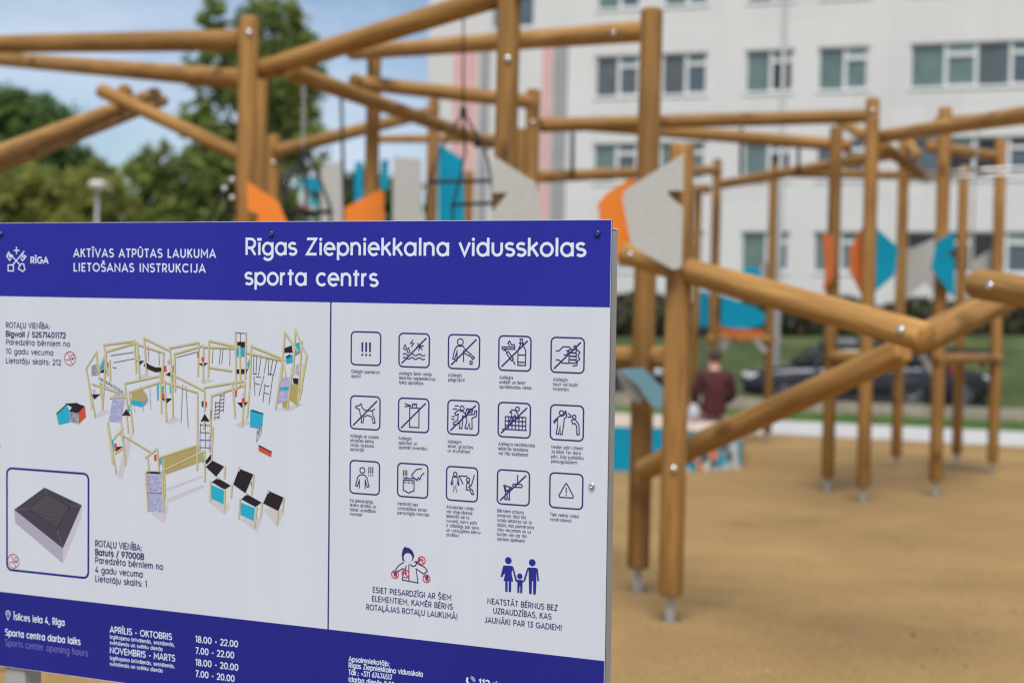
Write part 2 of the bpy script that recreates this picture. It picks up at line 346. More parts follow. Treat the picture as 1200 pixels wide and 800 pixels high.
tobj("contact_text", [("Apsaimniekotājs:", 408.5, 774.3, 456.5, 6.2, dict(w=.076)), ("Rīgas Ziepniekkalna vidusskola", 408.5, 781.6, 495.7, 6.2, dict(w=.076)),
    ("Tālr.: +371 67474517", 408.5, 789.8, 459.5, 6.2, dict(w=.076)), ("(darba dienās 8.00 - 17.00)", 408.5, 798, 486, 6.2, dict(w=.076)),
    ("112", 561, 803.5, 574, 8.6, dict(w=.1)), ("vienotais ārkārtas palīdzības", 578, 804.5, 664, 7.5, dict(w=.076))], m_wht)
NV = m_navy
tobj("equipment_text", [("ROTAĻU VIENĪBA:", 6.8, 384, 58.3, 6.8, dict(w=.076)), ("Bigwall / 52571401172", 6.8, 394.2, 77, 6.6, dict(w=.105)), ("Paredzēta bērniem no", 6.8, 403.6, 82.2, 6.4, dict(w=.076)),
    ("10 gadu vecuma", 6.8, 414.3, 62.6, 6.4, dict(w=.076)), ("Lietotāju skaits: 212", 6.8, 425.4, 71.7, 6.6, dict(w=.076))], NV)
tobj("equipment_text", [("ROTAĻU VIENĪBA:", 111.5, 640, 166, 7.8, dict(w=.08)), ("Batuts / 97000B", 111.5, 650, 168.8, 7.4, dict(w=.105)), ("Paredzēta bērniem no", 111.5, 659.2, 191.2, 7.4, dict(w=.08)),
    ("4 gadu vecuma", 111.5, 670.4, 167.4, 7.4, dict(w=.08)), ("Lietotāju skaits: 1", 111.5, 681, 172.4, 7.4, dict(w=.08))], NV)
def z4(x, y): return (380 + x / 3.334, 560 + y / 3.334)
def cap_lines(lines, cap, w, z4_=z4):
    out = []
    for s, x0, y0, x1 in lines:
        a = z4_(x0, y0); b = z4_(x1, y0); out.append((s, a[0], a[1], b[0], cap, dict(w=w)))
    return out
tobj("warning_text", cap_lines([("ESIET PIESARDZĪGI AR ŠIEM", 189, 446, 497), ("ELEMENTIEM, KAMĒR BĒRNS", 186, 480, 503), ("ROTAĻĀJAS ROTAĻU LAUKUMĀ!", 164, 513, 521)], 6.7, .075), NV)
tobj("warning_text", cap_lines([("NEATSTĀT BĒRNUS BEZ", 637, 490, 913), ("UZRAUDZĪBAS, KAS", 660, 528, 888), ("JAUNĀKI PAR 13 GADIEM!", 626, 563, 929)], 6.9, .075), NV)

# city crest with crossed keys
b = bmesh.new()
K = lambda x, y: S(x / 9.23, y / 9.23 + 280)
lw = .00105
for p, cl in (([(98, 150), (225, 290)], 0), ([(258, 135), (130, 290)], 0), ([(178, 85), (178, 165)], 0), ([(148, 125), (210, 125)], 0), ([(88, 280), (145, 280), (145, 345), (88, 345)], 1),
              ([(205, 300), (228, 268), (258, 272), (262, 300), (270, 330), (245, 352), (222, 335), (200, 325)], 1), ([(98, 135), (72, 185), (105, 232), (122, 205)], 0), ([(85, 165), (125, 195)], 0), ([(100, 195), (140, 175)], 0),
              ([(262, 130), (238, 165), (282, 190), (245, 235), (222, 205)], 0), ([(225, 180), (265, 205)], 0)):
    ribbon(b, [K(*q) for q in p], lw, Z2 + random.random() * 1e-4, bool(cl))
tline(b, "RĪGA", 35.6, 308.6, 56.8, 7.7, w=.1)
link("city_crest", b, m_wht, sign, MPR)
# map pin, telephone
b = bmesh.new()
P8 = lambda x, y: S(x / 4, y / 4 + 690)
c0 = P8(38, 113); rr = .0052
ribbon(b, [(c0[0] + rr * math.cos(RAD(a)), c0[1] + rr * math.sin(RAD(a))) for a in range(-30, 211, 20)] + [(c0[0], c0[1] - .0125)], .0007, Z2, True)
ribbon(b, [(c0[0] + rr * .4 * math.cos(RAD(a)), c0[1] + rr * .4 * math.sin(RAD(a))) for a in range(0, 360, 30)], .0005, Z2, True)
link("map_pin", b, m_wht, sign, MPR); b = bmesh.new()
c1 = S(552, 798)
ribbon(b, [(c1[0] - .006, c1[1] + .006), (c1[0] - .0075, c1[1]), (c1[0] - .002, c1[1] - .006), (c1[0] + .004, c1[1] - .004)], .0016, Z2)
for q in (.004, .007): ribbon(b, [(c1[0] + q * math.cos(RAD(a)), c1[1] + .001 + q * math.sin(RAD(a))) for a in range(-5, 100, 20)], .0006, Z2)
link("telephone_icon", b, m_wht, sign, MPR)

# ---------------------------------------------------------------- pictograms: strokes in a unit square
def rrect(x0, y0, x1, y1, r):
    p = []
    for cx, cy, a in ((x1 - r, y1 - r, 0), (x0 + r, y1 - r, 90), (x0 + r, y0 + r, 180), (x1 - r, y0 + r, 270)): p += A(cx, cy, r, r, a, a + 90, 5)
    return p
def circ(x, y, r, ry=None): return ('c', A(x, y, r, ry or r, 0, 360, 16)[:-1])
SL = [(.09, .1), (.9, .88)]
def ex3(x, y, s): return [[(x + i * s * .33, y), (x + i * s * .33, y - s)] for i in range(3)] + [('d', (x + i * s * .33, y - s * 1.3)) for i in range(3)]
def man(x, y, s): return [circ(x, y, .085 * s), ('c', [(x - .12 * s, y - .12 * s), (x + .12 * s, y - .12 * s), (x + .19 * s, y - .45 * s), (x + .14 * s, y - .46 * s), (x + .09 * s, y - .25 * s), (x + .08 * s, y - .8 * s), (x, y - .5 * s), (x - .08 * s, y - .8 * s), (x - .09 * s, y - .25 * s), (x - .14 * s, y - .46 * s), (x - .19 * s, y - .45 * s)])]
def drop(x, y, s): return ('c', A(x, y, s, s, -210, 30, 8) + [(x, y + 2.3 * s)])
wave = lambda y: [(.13 + .73 * i / 24, y + .028 * math.sin(i / 24 * 6 * math.pi)) for i in range(25)]
PIC = {
 0: [[(.38 + i * .13, .69), (.38 + i * .13, .4)] for i in range(3)] + [('d', (.38 + i * .13, .31)) for i in range(3)],
 1: [SL, drop(.2, .56, .045), drop(.31, .47, .045), [(.46, .82), (.38, .7), (.49, .71), (.4, .6)], wave(.37), wave(.26)] + [[(.69 - .13 * math.cos(RAD(a)), .62 - .13 * math.sin(RAD(a))), (.69 + .13 * math.cos(RAD(a)), .62 + .13 * math.sin(RAD(a)))] for a in (10, 70, 130)],
 2: [SL, circ(.38, .79, .095), [(.28, .2), (.28, .55)], [(.49, .2), (.49, .55)], [(.28, .5), (.2, .27), (.14, .29), (.2, .55), (.28, .67), (.47, .67), (.56, .55), (.74, .43), (.7, .38), (.5, .47)], ('c', [(.79, .39), (.84, .34), (.79, .29), (.74, .34)]), ('c', [(.7, .23), (.77, .23), (.77, .15), (.7, .15)])],
 3: [SL, ('c', [(.1, .68), (.5, .68), (.5, .62), (.1, .62)]), [(.5, .66), (.48, .76), (.4, .74), (.34, .86), (.28, .8), (.34, .72)], ('c', [(.66, .92), (.74, .92), (.74, .77), (.84, .6), (.84, .16), (.6, .16), (.6, .6), (.68, .77)]), [(.6, .46), (.84, .46)], [(.6, .25), (.84, .25)], [(.62, .8), (.78, .8)], ('c', [(.24, .5), (.3, .55), (.46, .34), (.4, .29)]), [(.43, .31), (.52, .18)], [(.27, .52), (.19, .6)], [(.15, .56), (.23, .64)]],
 4: [SL, [(.14, .62), (.24, .62), (.36, .74), (.55, .74), (.6, .68)], [(.14, .36), (.24, .36), (.34, .27), (.55, .27)], [(.38, .5), (.5, .52), (.52, .64), (.46, .62)]] + [('c', rrect(.54, .28 + i * .1, .77, .37 + i * .1, .04)) for i in range(4)] + [[(.66, .74), (.74, .78), (.78, .68), (.87, .6), (.82, .5), (.87, .4), (.8, .34), (.79, .22), (.66, .2)]],
 5: [SL, [(.36, .78), (.4, .64), (.5, .58), (.72, .57), (.8, .62), (.82, .65)], [(.36, .78), (.3, .72), (.18, .69), (.17, .65), (.24, .62), (.3, .6), (.33, .46), (.38, .34), (.37, .2), (.43, .2), (.45, .38), (.58, .43), (.7, .4), (.76, .32), (.77, .2), (.84, .21), (.82, .34), (.76, .44), (.76, .56)]],
 6: [SL, ('c', [(.37, .72), (.68, .72), (.68, .14), (.37, .14)]), ('c', [(.46, .84), (.6, .84), (.6, .72), (.46, .72)]), [(.53, .84), (.53, .78)], [(.42, .78), (.2, .84)], [(.42, .78), (.2, .75)]],
 7: [SL, circ(.46, .78, .065), [(.22, .84), (.36, .84)], [(.16, .75), (.3, .75)], [(.12, .52), (.22, .52)], [(.12, .44), (.22, .44)], ('c', [(.22, .62), (.34, .72), (.5, .68), (.62, .55), (.55, .52), (.48, .56), (.48, .4), (.46, .18), (.38, .18), (.4, .36), (.32, .3), (.18, .28), (.18, .34), (.32, .42), (.34, .6), (.26, .56)]), circ(.74, .72, .06), ('c', [(.62, .6), (.68, .76), (.62, .78), (.56, .62), (.62, .42), (.56, .2), (.64, .18), (.7, .36), (.72, .18), (.79, .19), (.78, .5), (.92, .56), (.93, .72), (.87, .72), (.86, .62), (.74, .6)])],
 8: [SL] + [[(.22, .22 + i * .125), (.86, .22 + i * .125)] for i in range(4)] + [[(.22 + i * .107, .22), (.22 + i * .107, .6)] for i in range(7)] + [[(.12, .22), (.9, .22)], circ(.6, .83, .06), ('c', [(.36, .72), (.42, .8), (.54, .79), (.6, .7), (.66, .56), (.58, .54), (.52, .66), (.46, .5), (.4, .4), (.34, .44), (.42, .6), (.42, .73)])],
 9: [circ(.33, .78, .065), ('c', [(.1, .52), (.26, .68), (.38, .7), (.46, .76), (.42, .8), (.46, .84), (.5, .7), (.42, .62), (.4, .4), (.36, .16), (.3, .16), (.3, .42), (.25, .16), (.18, .17), (.22, .4), (.22, .6), (.12, .48)]), [(.54, .78), (.64, .7)], [(.52, .66), (.64, .68)], circ(.72, .68, .055), ('c', [(.64, .58), (.7, .62), (.78, .58), (.87, .46), (.88, .18), (.81, .18), (.8, .42), (.74, .5), (.68, .48)])],
 10: [circ(.42, .72, .085)] + [[(.32, .16), (.32, .45)], [(.52, .16), (.52, .45)], [(.32, .42), (.25, .22), (.19, .24), (.26, .5), (.34, .58), (.5, .58), (.58, .5), (.65, .24), (.59, .22), (.52, .42)]] + ex3(.64, .84, .2),
 11: ex3(.19, .8, .17) + [('c', [(.19, .5), (.55, .5), (.55, .2), (.37, .12), (.19, .2)]), [(.22, .43), (.28, .43)], [(.33, .43), (.4, .43)], [(.45, .43), (.52, .43)], [(.24, .56), (.24, .5)], [(.24, .56), (.5, .56)], [(.46, .66), (.62, .84), (.8, .88)], [(.88, .76), (.78, .66), (.74, .54), (.7, .6), (.62, .52)]] + [[(.46 + i * .045, .66 - i * .035), (.54 + i * .045, .56 - i * .02)] for i in range(4)],
 12: man(.28, .78, .68) + [[(.4, .74), (.68, .74)], [(.4, .74), (.54, .5)], [(.9, .8), (.8, .46)], circ(.7, .64, .055), ('c', [(.66, .55), (.73, .55), (.77, .46), (.72, .42), (.84, .34), (.88, .22), (.82, .22), (.76, .34), (.64, .34)])],
 13: [SL, [(.63, .88), (.63, .62)], ('c', rrect(.48, .52, .78, .61, .045)), circ(.31, .47, .065), ('c', [(.2, .54), (.24, .56), (.27, .38), (.35, .38), (.4, .52), (.44, .5), (.38, .34), (.39, .14), (.34, .14), (.32, .26), (.29, .14), (.24, .14), (.26, .34)])],
 14: [('c', [(.5, .72), (.47, .69), (.28, .36), (.3, .31), (.7, .31), (.72, .36), (.53, .69)]), [(.5, .6), (.5, .44)], ('d', (.5, .38))],
}
def z3(x, y): return (380 + x / 3.334, 360 + y / 3.334)
TL = [(106, 95), (293, 101), (486, 106), (683, 111), (887.5, 117), (103.5, 345), (291, 353.5), (483.5, 362), (681, 370.5), (885, 380), (101.5, 597), (287.5, 607.5), (478.5, 620), (677.5, 633), (882.5, 645)]
isz = (S(*z3(1017, 186))[0] - S(*z3(888, 186))[0] + S(*z3(411, 168))[0] - S(*z3(293, 168))[0]) / 2
CAPS = [
 ["Obligāti piemēroti", (105, 256, 216)], ["Aizliegts lietot rotaļu", (292, 263, 421)], ["Aizliegts", (484, 270, 537)], ["Aizliegts", (684, 279, 738)], ["Aizliegts", (894, 287, 951)],
 ["Aizliegts ar suņiem", (101, 507, 213)], ["Aizliegts", (290, 516, 341)], ["Aizliegts", (482, 529, 535)], ["Aizliegta neatbilstoša", (680, 538, 823)], ["Nedari pāri citiem!", (886, 550, 1011)],
 ["Esi piesardzīgs,", (100, 759, 194)], ["Neatstāt bez", (286, 771, 366)], ["Atrodoties rotaļu", (477, 784, 585)], ["Bērniem atļauts", (676, 799, 780)], ["Tiek veikta video", (882, 814, 995)]]
CAPX = [[("apavi!", 144)], [("iekārtas nepiemērotos", 434), ("laika apstākļos", 387)], [("piegružot!", 549)], [("smēķēt un lietot", 786), ("apreibinošas vielas", 810)], [("lauzt vai bojāt", 991), ("inventāru", 957)],
 [("atrasties bērnu", 194), ("rotaļu laukuma", 194), ("teritorijā!", 156)], [("apkrāsot un", 364), ("apzīmēt inventāru", 403)], [("skriet, grūstīties", 582), ("un stumdīties!", 570)], [("iekārtas lietošana", 797), ("vai tīša bojāšana!", 797)],
 [("Ja kāds Tev dara", 1003), ("pāri, lūdz palīdzību", 1014), ("pieaugušajiem!", 989)],
 [("ievēro drošību un", 203), ("labas uzvedības", 201), ("normas!", 149)], [("uzraudzības savas", 400), ("personīgās mantas!", 411)], [("vai vingrošanas", 579), ("iekārtās vai to", 567), ("tuvumā, katrs pats", 597), ("ir atbildīgs par savu", 605), ("un uzraugāmo bērnu", 611), ("drošību!", 527)],
 [("izmantot tikai tās", 788), ("rotaļu iekārtas vai to", 811), ("daļas, kas piemērotas", 820), ("viņu vecumam un uz", 808), ("kurām viņi var tikt", 792), ("saviem spēkiem!", 785)], [("novērošana!", 966)]]
for i, (x, y) in enumerate(TL):
    u, v = S(*z3(x, y)); v -= isz; b = bmesh.new(); lw = .0011
    ribbon(b, [(u + p[0] * isz, v + p[1] * isz) for p in rrect(0, 0, 1, 1, .13)], .00125, Z1, True)
    for q, e in enumerate(PIC[i]):
        zz = Z2 + (q % 9) * 4e-5; sl = e is SL
        if isinstance(e, tuple) and e[0] == 'd': disc(b, (u + e[1][0] * isz, v + e[1][1] * isz), .0019 if i in (0,) else .0011, zz)
        elif isinstance(e, tuple): ribbon(b, [(u + p[0] * isz, v + p[1] * isz) for p in e[1]], .0009, zz, True)
        else: ribbon(b, [(u + p[0] * isz, v + p[1] * isz) for p in e], .0017 if i == 0 else (.0012 if sl else .0009), zz)
    pic = link("pictogram", b, NV, sign, MPR)
    b = bmesh.new(); s0, (x0, y0, x1) = CAPS[i]
    a = z3(x0, y0); tline(b, s0, a[0], a[1], z3(x1, y0)[0], 3.9, w=.066)
    st = 17.6 + .25 * (i % 5)
    for k, (s, xe) in enumerate(CAPX[i]):
        yy = y0 + st * (k + 1); a = z3(x0, yy); tline(b, s, a[0], a[1], z3(xe, yy)[0], 3.9, w=.066)
    link("caption", b, NV, pic, MPR)

# ---------------------------------------------------------------- family and child-with-scarf drawings
z8 = lambda x, y: S(440 + x / 5.714, 630 + y / 5.714)
def pf(b, pts, z=Z1, mi=0): poly(b, [z8(*p) for p in pts], z, mi)
b = bmesh.new(); k8 = (S(640, 650)[0] - S(600, 650)[0]) / 40 / 5.714
for x, y, r in ((890, 151, 22), (967, 256, 18), (1050, 165, 22)): disc(b, z8(x, y), r * k8 * 1.03, Z1, n=20)
pf(b, [(862, 183), (915, 186), (922, 196), (912, 235), (923, 292), (857, 287), (869, 235), (856, 250)])
pf(b, [(856, 184), (868, 184), (852, 262), (838, 258)], Z2); pf(b, [(912, 187), (922, 190), (948, 278), (937, 285)], Z2)
pf(b, [(869, 286), (886, 288), (885, 360), (869, 358)], Z2); pf(b, [(893, 288), (910, 290), (908, 362), (892, 360)], Z2)
pf(b, [(950, 278), (985, 281), (985, 325), (950, 322)]); pf(b, [(935, 276), (952, 284), (950, 296), (936, 287)], Z2); pf(b, [(984, 288), (998, 279), (1002, 287), (984, 300)], Z2)
pf(b, [(950, 320), (965, 321), (964, 367), (950, 366)], Z2); pf(b, [(970, 321), (985, 323), (983, 370), (969, 368)], Z2)
pf(b, [(1025, 196), (1078, 200), (1078, 290), (1027, 286)]); pf(b, [(1018, 198), (1030, 196), (1003, 285), (992, 279)], Z2); pf(b, [(1076, 200), (1088, 206), (1096, 288), (1084, 288)], Z2)
pf(b, [(1027, 284), (1049, 286), (1046, 376), (1029, 373)], Z2); pf(b, [(1056, 286), (1078, 289), (1074, 378), (1056, 376)], Z2)
link("family_drawing", b, mat("print_navy_solid", (.022, .026, .26), .4), sign, MPR)
b = bmesh.new()
pf(b, [(180, 150), (176, 110), (182, 78), (195, 58), (228, 68), (250, 88), (260, 120), (250, 150), (218, 165)], Z1, 0)
disc(b, z8(218, 133), 31 * k8, Z2, 1, 20)
for pts in ([(190, 162), (160, 180), (140, 205), (136, 218), (152, 224), (180, 205), (192, 206), (186, 240), (180, 280), (285, 300), (272, 205), (300, 225), (322, 240), (348, 222), (330, 195), (270, 165)], [(224, 176), (224, 288)], [(232, 176), (250, 190), (268, 184), (278, 165), (300, 150)], [(258, 160), (280, 158), (300, 140), (316, 148)], [(205, 185), (200, 230)]):
    ribbon(b, [z8(*p) for p in pts], .0009, Z2 + random.random() * 1e-4)
for x, y in ((310, 150), (131, 243), (201, 240), (342, 271)):
    c = z8(x, y); r = 25 * k8
    ribbon(b, A(c[0], c[1], r, r, 0, 360, 20)[:-1], .0009, Z3, True, 2); ribbon(b, [(c[0] - r * .7, c[1] + r * .7), (c[0] + r * .7, c[1] - r * .7)], .0008, Z4, False, 2)
    disc(b, (c[0] + r * .1, c[1] + r * .1), r * (.5 if x in (131, 342) else .28), Z2 + 2e-4, 0, 8, r * (.7 if x in (131, 342) else .3))
link("child_drawing", b, [NV, m_panel, m_red], sign, MPR)
# no-drinking-style ban marks beside the equipment text
for cx, cy, r in ((82, 419.8, 8.0), (15.7, 657, 8.2)):
    b = bmesh.new(); c = S(cx, cy); R_ = S(cx, cy - r)[1] - c[1]
    ribbon(b, A(c[0], c[1], R_, R_, 0, 360, 24)[:-1], .0007, Z3, True, 0); ribbon(b, [(c[0] - R_ * .45, c[1] + R_ * .88), (c[0] + R_ * .45, c[1] - R_ * .88)], .0007, Z4, False, 0)
    ribbon(b, A(c[0] + R_ * .45, c[1] + R_ * .25, R_ * .33, R_ * .33, 0, 360, 12)[:-1], .0005, Z2, True, 1); disc(b, (c[0] + R_ * .45, c[1] - R_ * .05), R_ * .16, Z2, 1, 8)
    for k in (-.62, -.36, -.05): disc(b, (c[0] + R_ * k, c[1] - R_ * .22), R_ * .1, Z2, 1, 8)
    link("ban_mark", b, [m_red, NV], sign, MPR)

# ---------------------------------------------------------------- framed trampoline picture
z5 = lambda x, y: S(x / 5.336, 540 + y / 5.336)
b = bmesh.new(); a0 = z5(43, 43); a1 = z5(552, 732)
a0 = (a0[0], a0[1]); ribbon(b, [(p[0], p[1]) for p in rrect(a0[0], a1[1], a1[0], a0[1], .011)], .0020, Z1, True)
frm = link("picture_frame_line", b, m_blue2, sign, MPR)
b = bmesh.new()
def q5(pts, z, mi): poly(b, [z5(*p) for p in pts], z, mi)
q5([(88, 303), (393, 545), (392, 637), (95, 385)], Z1, 1); q5([(393, 545), (512, 275), (510, 350), (392, 637)], Z1, 2)
q5([(278, 165), (512, 275), (393, 545), (88, 303)], Z2, 0); q5([(290, 205), (440, 283), (355, 425), (178, 300)], Z3, 3)
c4 = [Vector(z5(*p)) for p in ((290, 205), (440, 283), (355, 425), (178, 300))]
for i in range(1, 15):
    t = i / 15
    ribbon(b, [c4[0].lerp(c4[1], t), c4[3].lerp(c4[2], t)], .00035, Z4, False, 4); ribbon(b, [c4[0].lerp(c4[3], t), c4[1].lerp(c4[2], t)], .00035, Z4 + 1e-4, False, 4)
for p, q in (((278, 165), (290, 205)), ((512, 275), (440, 283)), ((393, 545), (355, 425)), ((88, 303), (178, 300))): ribbon(b, [z5(*p), z5(*q)], .0004, Z3, False, 4)
link("trampoline_picture", b, [mat("pr_rubber", (.055, .052, .08), .4), mat("pr_side", (.36, .35, .47), .4), mat("pr_side_far", (.48, .47, .58), .4), mat("pr_mat", (.016, .016, .022), .4), mat("pr_net", (.17, .165, .21), .4)], sign, MPR)

# ---------------------------------------------------------------- printed overview drawing of the playground
zA = lambda x, y: S(90 + x / 4.286, 370 + y / 4.286)
zC = lambda x, y: S(120 + x / 4.8, 480 + y / 4.8)
zB = lambda x, y: S(60 + x / 6.669, 440 + y / 6.669)
zD = lambda x, y: S(210 + x / 7.275, 370 + y / 7.275)
b = bmesh.new(); cnt = [0]
def st(f, pts, hw, mi):
    cnt[0] += 1; ribbon(b, [f(*p) for p in pts], hw, Z2 + (cnt[0] % 40) * 1.5e-5 + .0006 * (mi == 0), False, mi)
def fl(f, pts, mi, z=None):
    cnt[0] += 1; poly(b, [f(*p) for p in pts], (z or Z1) + (cnt[0] % 20) * 1.5e-5, mi)
WD, WS, BK, BL, RD, LI, GY, SH, DB, YW = range(10)
pw = .0015
shadows = [[(90, 500), (130, 470), (165, 478), (110, 512)], [(300, 310), (345, 290), (380, 305), (330, 330)], [(440, 530), (490, 505), (520, 520), (470, 545)], [(620, 330), (660, 312), (690, 325), (640, 342)], [(1000, 470), (1060, 450), (1140, 440), (1080, 475)], [(800, 545), (850, 520), (880, 540), (820, 560)]]
for s in shadows: fl(zA, s, SH)
for s in ([(360, 500), (560, 420), (575, 432), (365, 525)], [(360, 440), (560, 370), (560, 380), (365, 455)], [(275, 585), (345, 640), (372, 560), (350, 500)], [(85, 370), (110, 390), (150, 250), (170, 130), (130, 180)], [(600, 515), (690, 590), (720, 540), (640, 500)], [(770, 610), (870, 685), (900, 600)], [(905, 560), (985, 660), (1025, 570), (960, 540)]): fl(zC, s, SH)
# upper ring: posts
for x0, y0, x1, y1 in ((98, 175, 108, 300), (135, 140, 155, 300), (148, 170, 128, 470), (46, 262, 92, 510), (60, 340, 75, 465), (115, 330, 130, 470), (165, 220, 168, 330), (288, 118, 298, 290), (302, 130, 316, 316), (337, 105, 350, 295), (436, 180, 430, 330), (466, 155, 480, 330), (490, 185, 494, 380),
    (612, 130, 608, 305), (636, 145, 634, 335), (664, 120, 660, 308), (796, 80, 800, 380), (850, 82, 846, 320), (876, 145, 868, 370), (818, 150, 822, 360), (1045, 75, 1025, 330), (1098, 66, 1085, 300), (1130, 125, 1110, 450), (1155, 195, 1118, 420), (1035, 215, 998, 470), (1082, 260, 1058, 470), (1140, 240, 1128, 380),
    (240, 335, 255, 470), (262, 380, 282, 590), (420, 280, 425, 490), (440, 320, 450, 530), (476, 290, 483, 515), (640, 355, 642, 480), (606, 390, 606, 600), (676, 395, 672, 600), (780, 330, 795, 515), (845, 330, 830, 555), (866, 380, 855, 515), (250, 500, 258, 590), (155, 535, 160, 600)):
    st(zA, [(x0, y0), (x1, y1)], pw, WD)
    st(zA, [(x0 + 4, y0 + 3), (x1 + 4, y1 - 2)], .0007, WS)
for x0, y0, x1, y1 in ((135, 145, 288, 125), (150, 178, 300, 133), (300, 140, 438, 185), (337, 110, 465, 172), (468, 160, 612, 133), (492, 190, 636, 148), (664, 123, 820, 158), (640, 155, 805, 162), (876, 150, 1045, 218), (855, 185, 1030, 222), (98, 182, 46, 265), (148, 180, 104, 282), (1045, 80, 1112, 180), (1100, 72, 1155, 200),
    (242, 338, 418, 300), (262, 382, 440, 325), (440, 330, 610, 385), (478, 292, 642, 375), (642, 358, 840, 326), (680, 400, 846, 345), (78, 340, 215, 385), (668, 258, 780, 275), (165, 410, 250, 405), (1034, 208, 1050, 300)):
    st(zA, [(x0, y0), (x1, y1)], pw, WD); st(zA, [(x0, y0 + 6), (x1, y1 + 6)], .0007, WS)
for p in ([(300, 225), (340, 225), (316, 248)], [(612, 238), (660, 235), (634, 258)], [(425, 415), (482, 413), (450, 440)], [(805, 435), (862, 432), (832, 465)], [(445, 295), (470, 280), (470, 305)], [(75, 395), (120, 392), (88, 420)], [(112, 285), (140, 262), (158, 287)], [(228, 500), (250, 466), (272, 502)], [(622, 530), (642, 490), (668, 530)], [(800, 268), (860, 266), (850, 292), (803, 290)], [(806, 130), (845, 130), (846, 160), (806, 158)], [(1035, 165), (1080, 148), (1085, 185), (1036, 185)], [(1085, 312), (1120, 315), (1115, 345), (1088, 338)]): fl(zA, p, BK, Z2)
st(zA, [(340, 240), (365, 258), (395, 270), (425, 270)], .0042, BK)
for p in ([(118, 235), (138, 215), (148, 250), (116, 278)], [(805, 160), (848, 162), (846, 205), (802, 203)], [(1092, 140), (1120, 132), (1122, 185), (1090, 205)], [(1022, 358), (1076, 355), (1072, 372), (1020, 372)], [(880, 467), (938, 490), (928, 570), (870, 552)], [(255, 450), (272, 448), (270, 480), (253, 482)], [(418, 355), (438, 350), (436, 385), (420, 388)], [(466, 355), (486, 350), (484, 385), (468, 388)], [(660, 165), (668, 160), (668, 205), (658, 205)], [(855, 240), (868, 215), (874, 230), (860, 270)], [(1050, 205), (1085, 195), (1085, 235), (1050, 240)], [(275, 420), (335, 433), (330, 458), (272, 444)], [(402, 340), (412, 338), (412, 425), (404, 425)]): fl(zA, p, BL, Z2 + 3e-4)
fl(zA, [(1048, 205), (1070, 192), (1080, 200), (1060, 215)], DB, Z2 + 6e-4); fl(zA, [(626, 430), (640, 425), (642, 455), (628, 455)], DB, Z2 + 6e-4)
for p in ([(146, 238), (158, 232), (160, 258), (148, 264)], [(288, 168), (296, 170), (296, 200), (288, 198)], [(604, 180), (612, 178), (612, 210), (606, 210)], [(625, 210), (640, 205), (640, 232), (628, 230)], [(434, 255), (450, 248), (452, 278), (436, 280)], [(482, 250), (496, 245), (496, 278), (484, 282)], [(428, 390), (440, 388), (442, 415), (428, 412)], [(795, 375), (806, 370), (804, 405), (795, 405)], [(828, 415), (846, 410), (846, 438), (830, 440)], [(642, 430), (655, 432), (654, 458), (642, 455)], [(1100, 175), (1122, 178), (1118, 186), (1098, 184)]): fl(zA, p, RD, Z2 + 6e-4)
for p in ([(1020, 310), (1075, 308), (1068, 420), (1008, 440)], [(185, 395), (245, 388), (225, 532), (160, 530)], [(80, 370), (92, 368), (92, 390), (82, 392)], [(305, 198), (320, 195), (320, 215), (306, 218)], [(340, 175), (346, 170), (346, 200), (338, 200)], [(455, 225), (470, 215), (474, 240), (458, 245)], [(1100, 250), (1125, 235), (1118, 300), (1098, 290)], [(865, 380), (872, 378), (870, 410), (864, 410)], [(832, 390), (848, 385), (848, 405), (834, 408)]): fl(zA, p, LI, Z2 + 2e-4)
fl(zA, [(1030, 440), (1060, 400), (1058, 470), (1035, 458)], YW, Z2); fl(zA, [(1075, 340), (1115, 345), (1105, 450), (1068, 420)], YW, Z2)
fl(zA, [(275, 380), (330, 368), (355, 400), (334, 432), (275, 420)], YW, Z2); fl(zA, [(334, 432), (355, 402), (356, 432), (330, 458)], GY, Z2 + 4e-4)
fl(zA, [(-6, 440), (42, 462), (45, 510), (10, 540), (-6, 530)], RD, Z1); fl(zA, [(-60, 440), (0, 436), (42, 458), (10, 475)], BK, Z2)
fl(zA, [(905, 575), (925, 545), (928, 560), (915, 600)], GY, Z2 + 5e-4)
for x0, y0, x1, y1 in ((170, 200, 285, 182), (180, 258, 200, 262), (185, 235, 290, 215), (500, 210, 608, 180), (358, 150, 362, 230), (412, 180, 416, 250), (685, 165, 680, 240), (735, 165, 728, 240), (722, 165, 716, 245), (770, 165, 768, 252), (890, 195, 886, 290), (905, 195, 900, 290), (928, 195, 912, 300), (955, 205, 940, 290), (965, 210, 962, 300), (985, 215, 972, 300), (1005, 225, 988, 300), (890, 300, 895, 400), (940, 300, 915, 400), (945, 340, 935, 435), (985, 300, 965, 445),
    (532, 345, 524, 535), (548, 350, 560, 560), (285, 388, 292, 490), (322, 350, 335, 480), (366, 345, 372, 470), (885, 290, 905, 292), (900, 305, 925, 308), (895, 338, 920, 345), (965, 290, 990, 296), (945, 350, 968, 354), (938, 385, 965, 392), (800, 85, 850, 88), (822, 90, 822, 130)):
    st(zA, [(x0, y0), (x1, y1)], .00055, GY if x0 in (285, 322, 366) else BK)
for x0, y0, n, dx in ((692, 430, 5, 22), (716, 395, 5, 20)):
    st(zA, [(x0 + 5, y0), (x0, y0 + 95)], .0005, BK); st(zA, [(x0 + 5 + dx, y0 - 8), (x0 + dx, y0 + 90)], .0005, BK)
    for i in range(n): st(zA, [(x0 + 3, y0 + 18 * i + 10), (x0 + dx + 3, y0 + 18 * i + 3)], .0006, BK)
for i in range(6):
    st(zA, [(76 + i * 5, 250 - i * 3), (76 + i * 5, 300)], .0003, BK); st(zA, [(74, 255 + i * 9), (102, 248 + i * 9)], .0003, BK)
st(zA, [(112, 312), (170, 345), (232, 385)], .0026, GY); st(zA, [(120, 340), (190, 378)], .0012, LI)
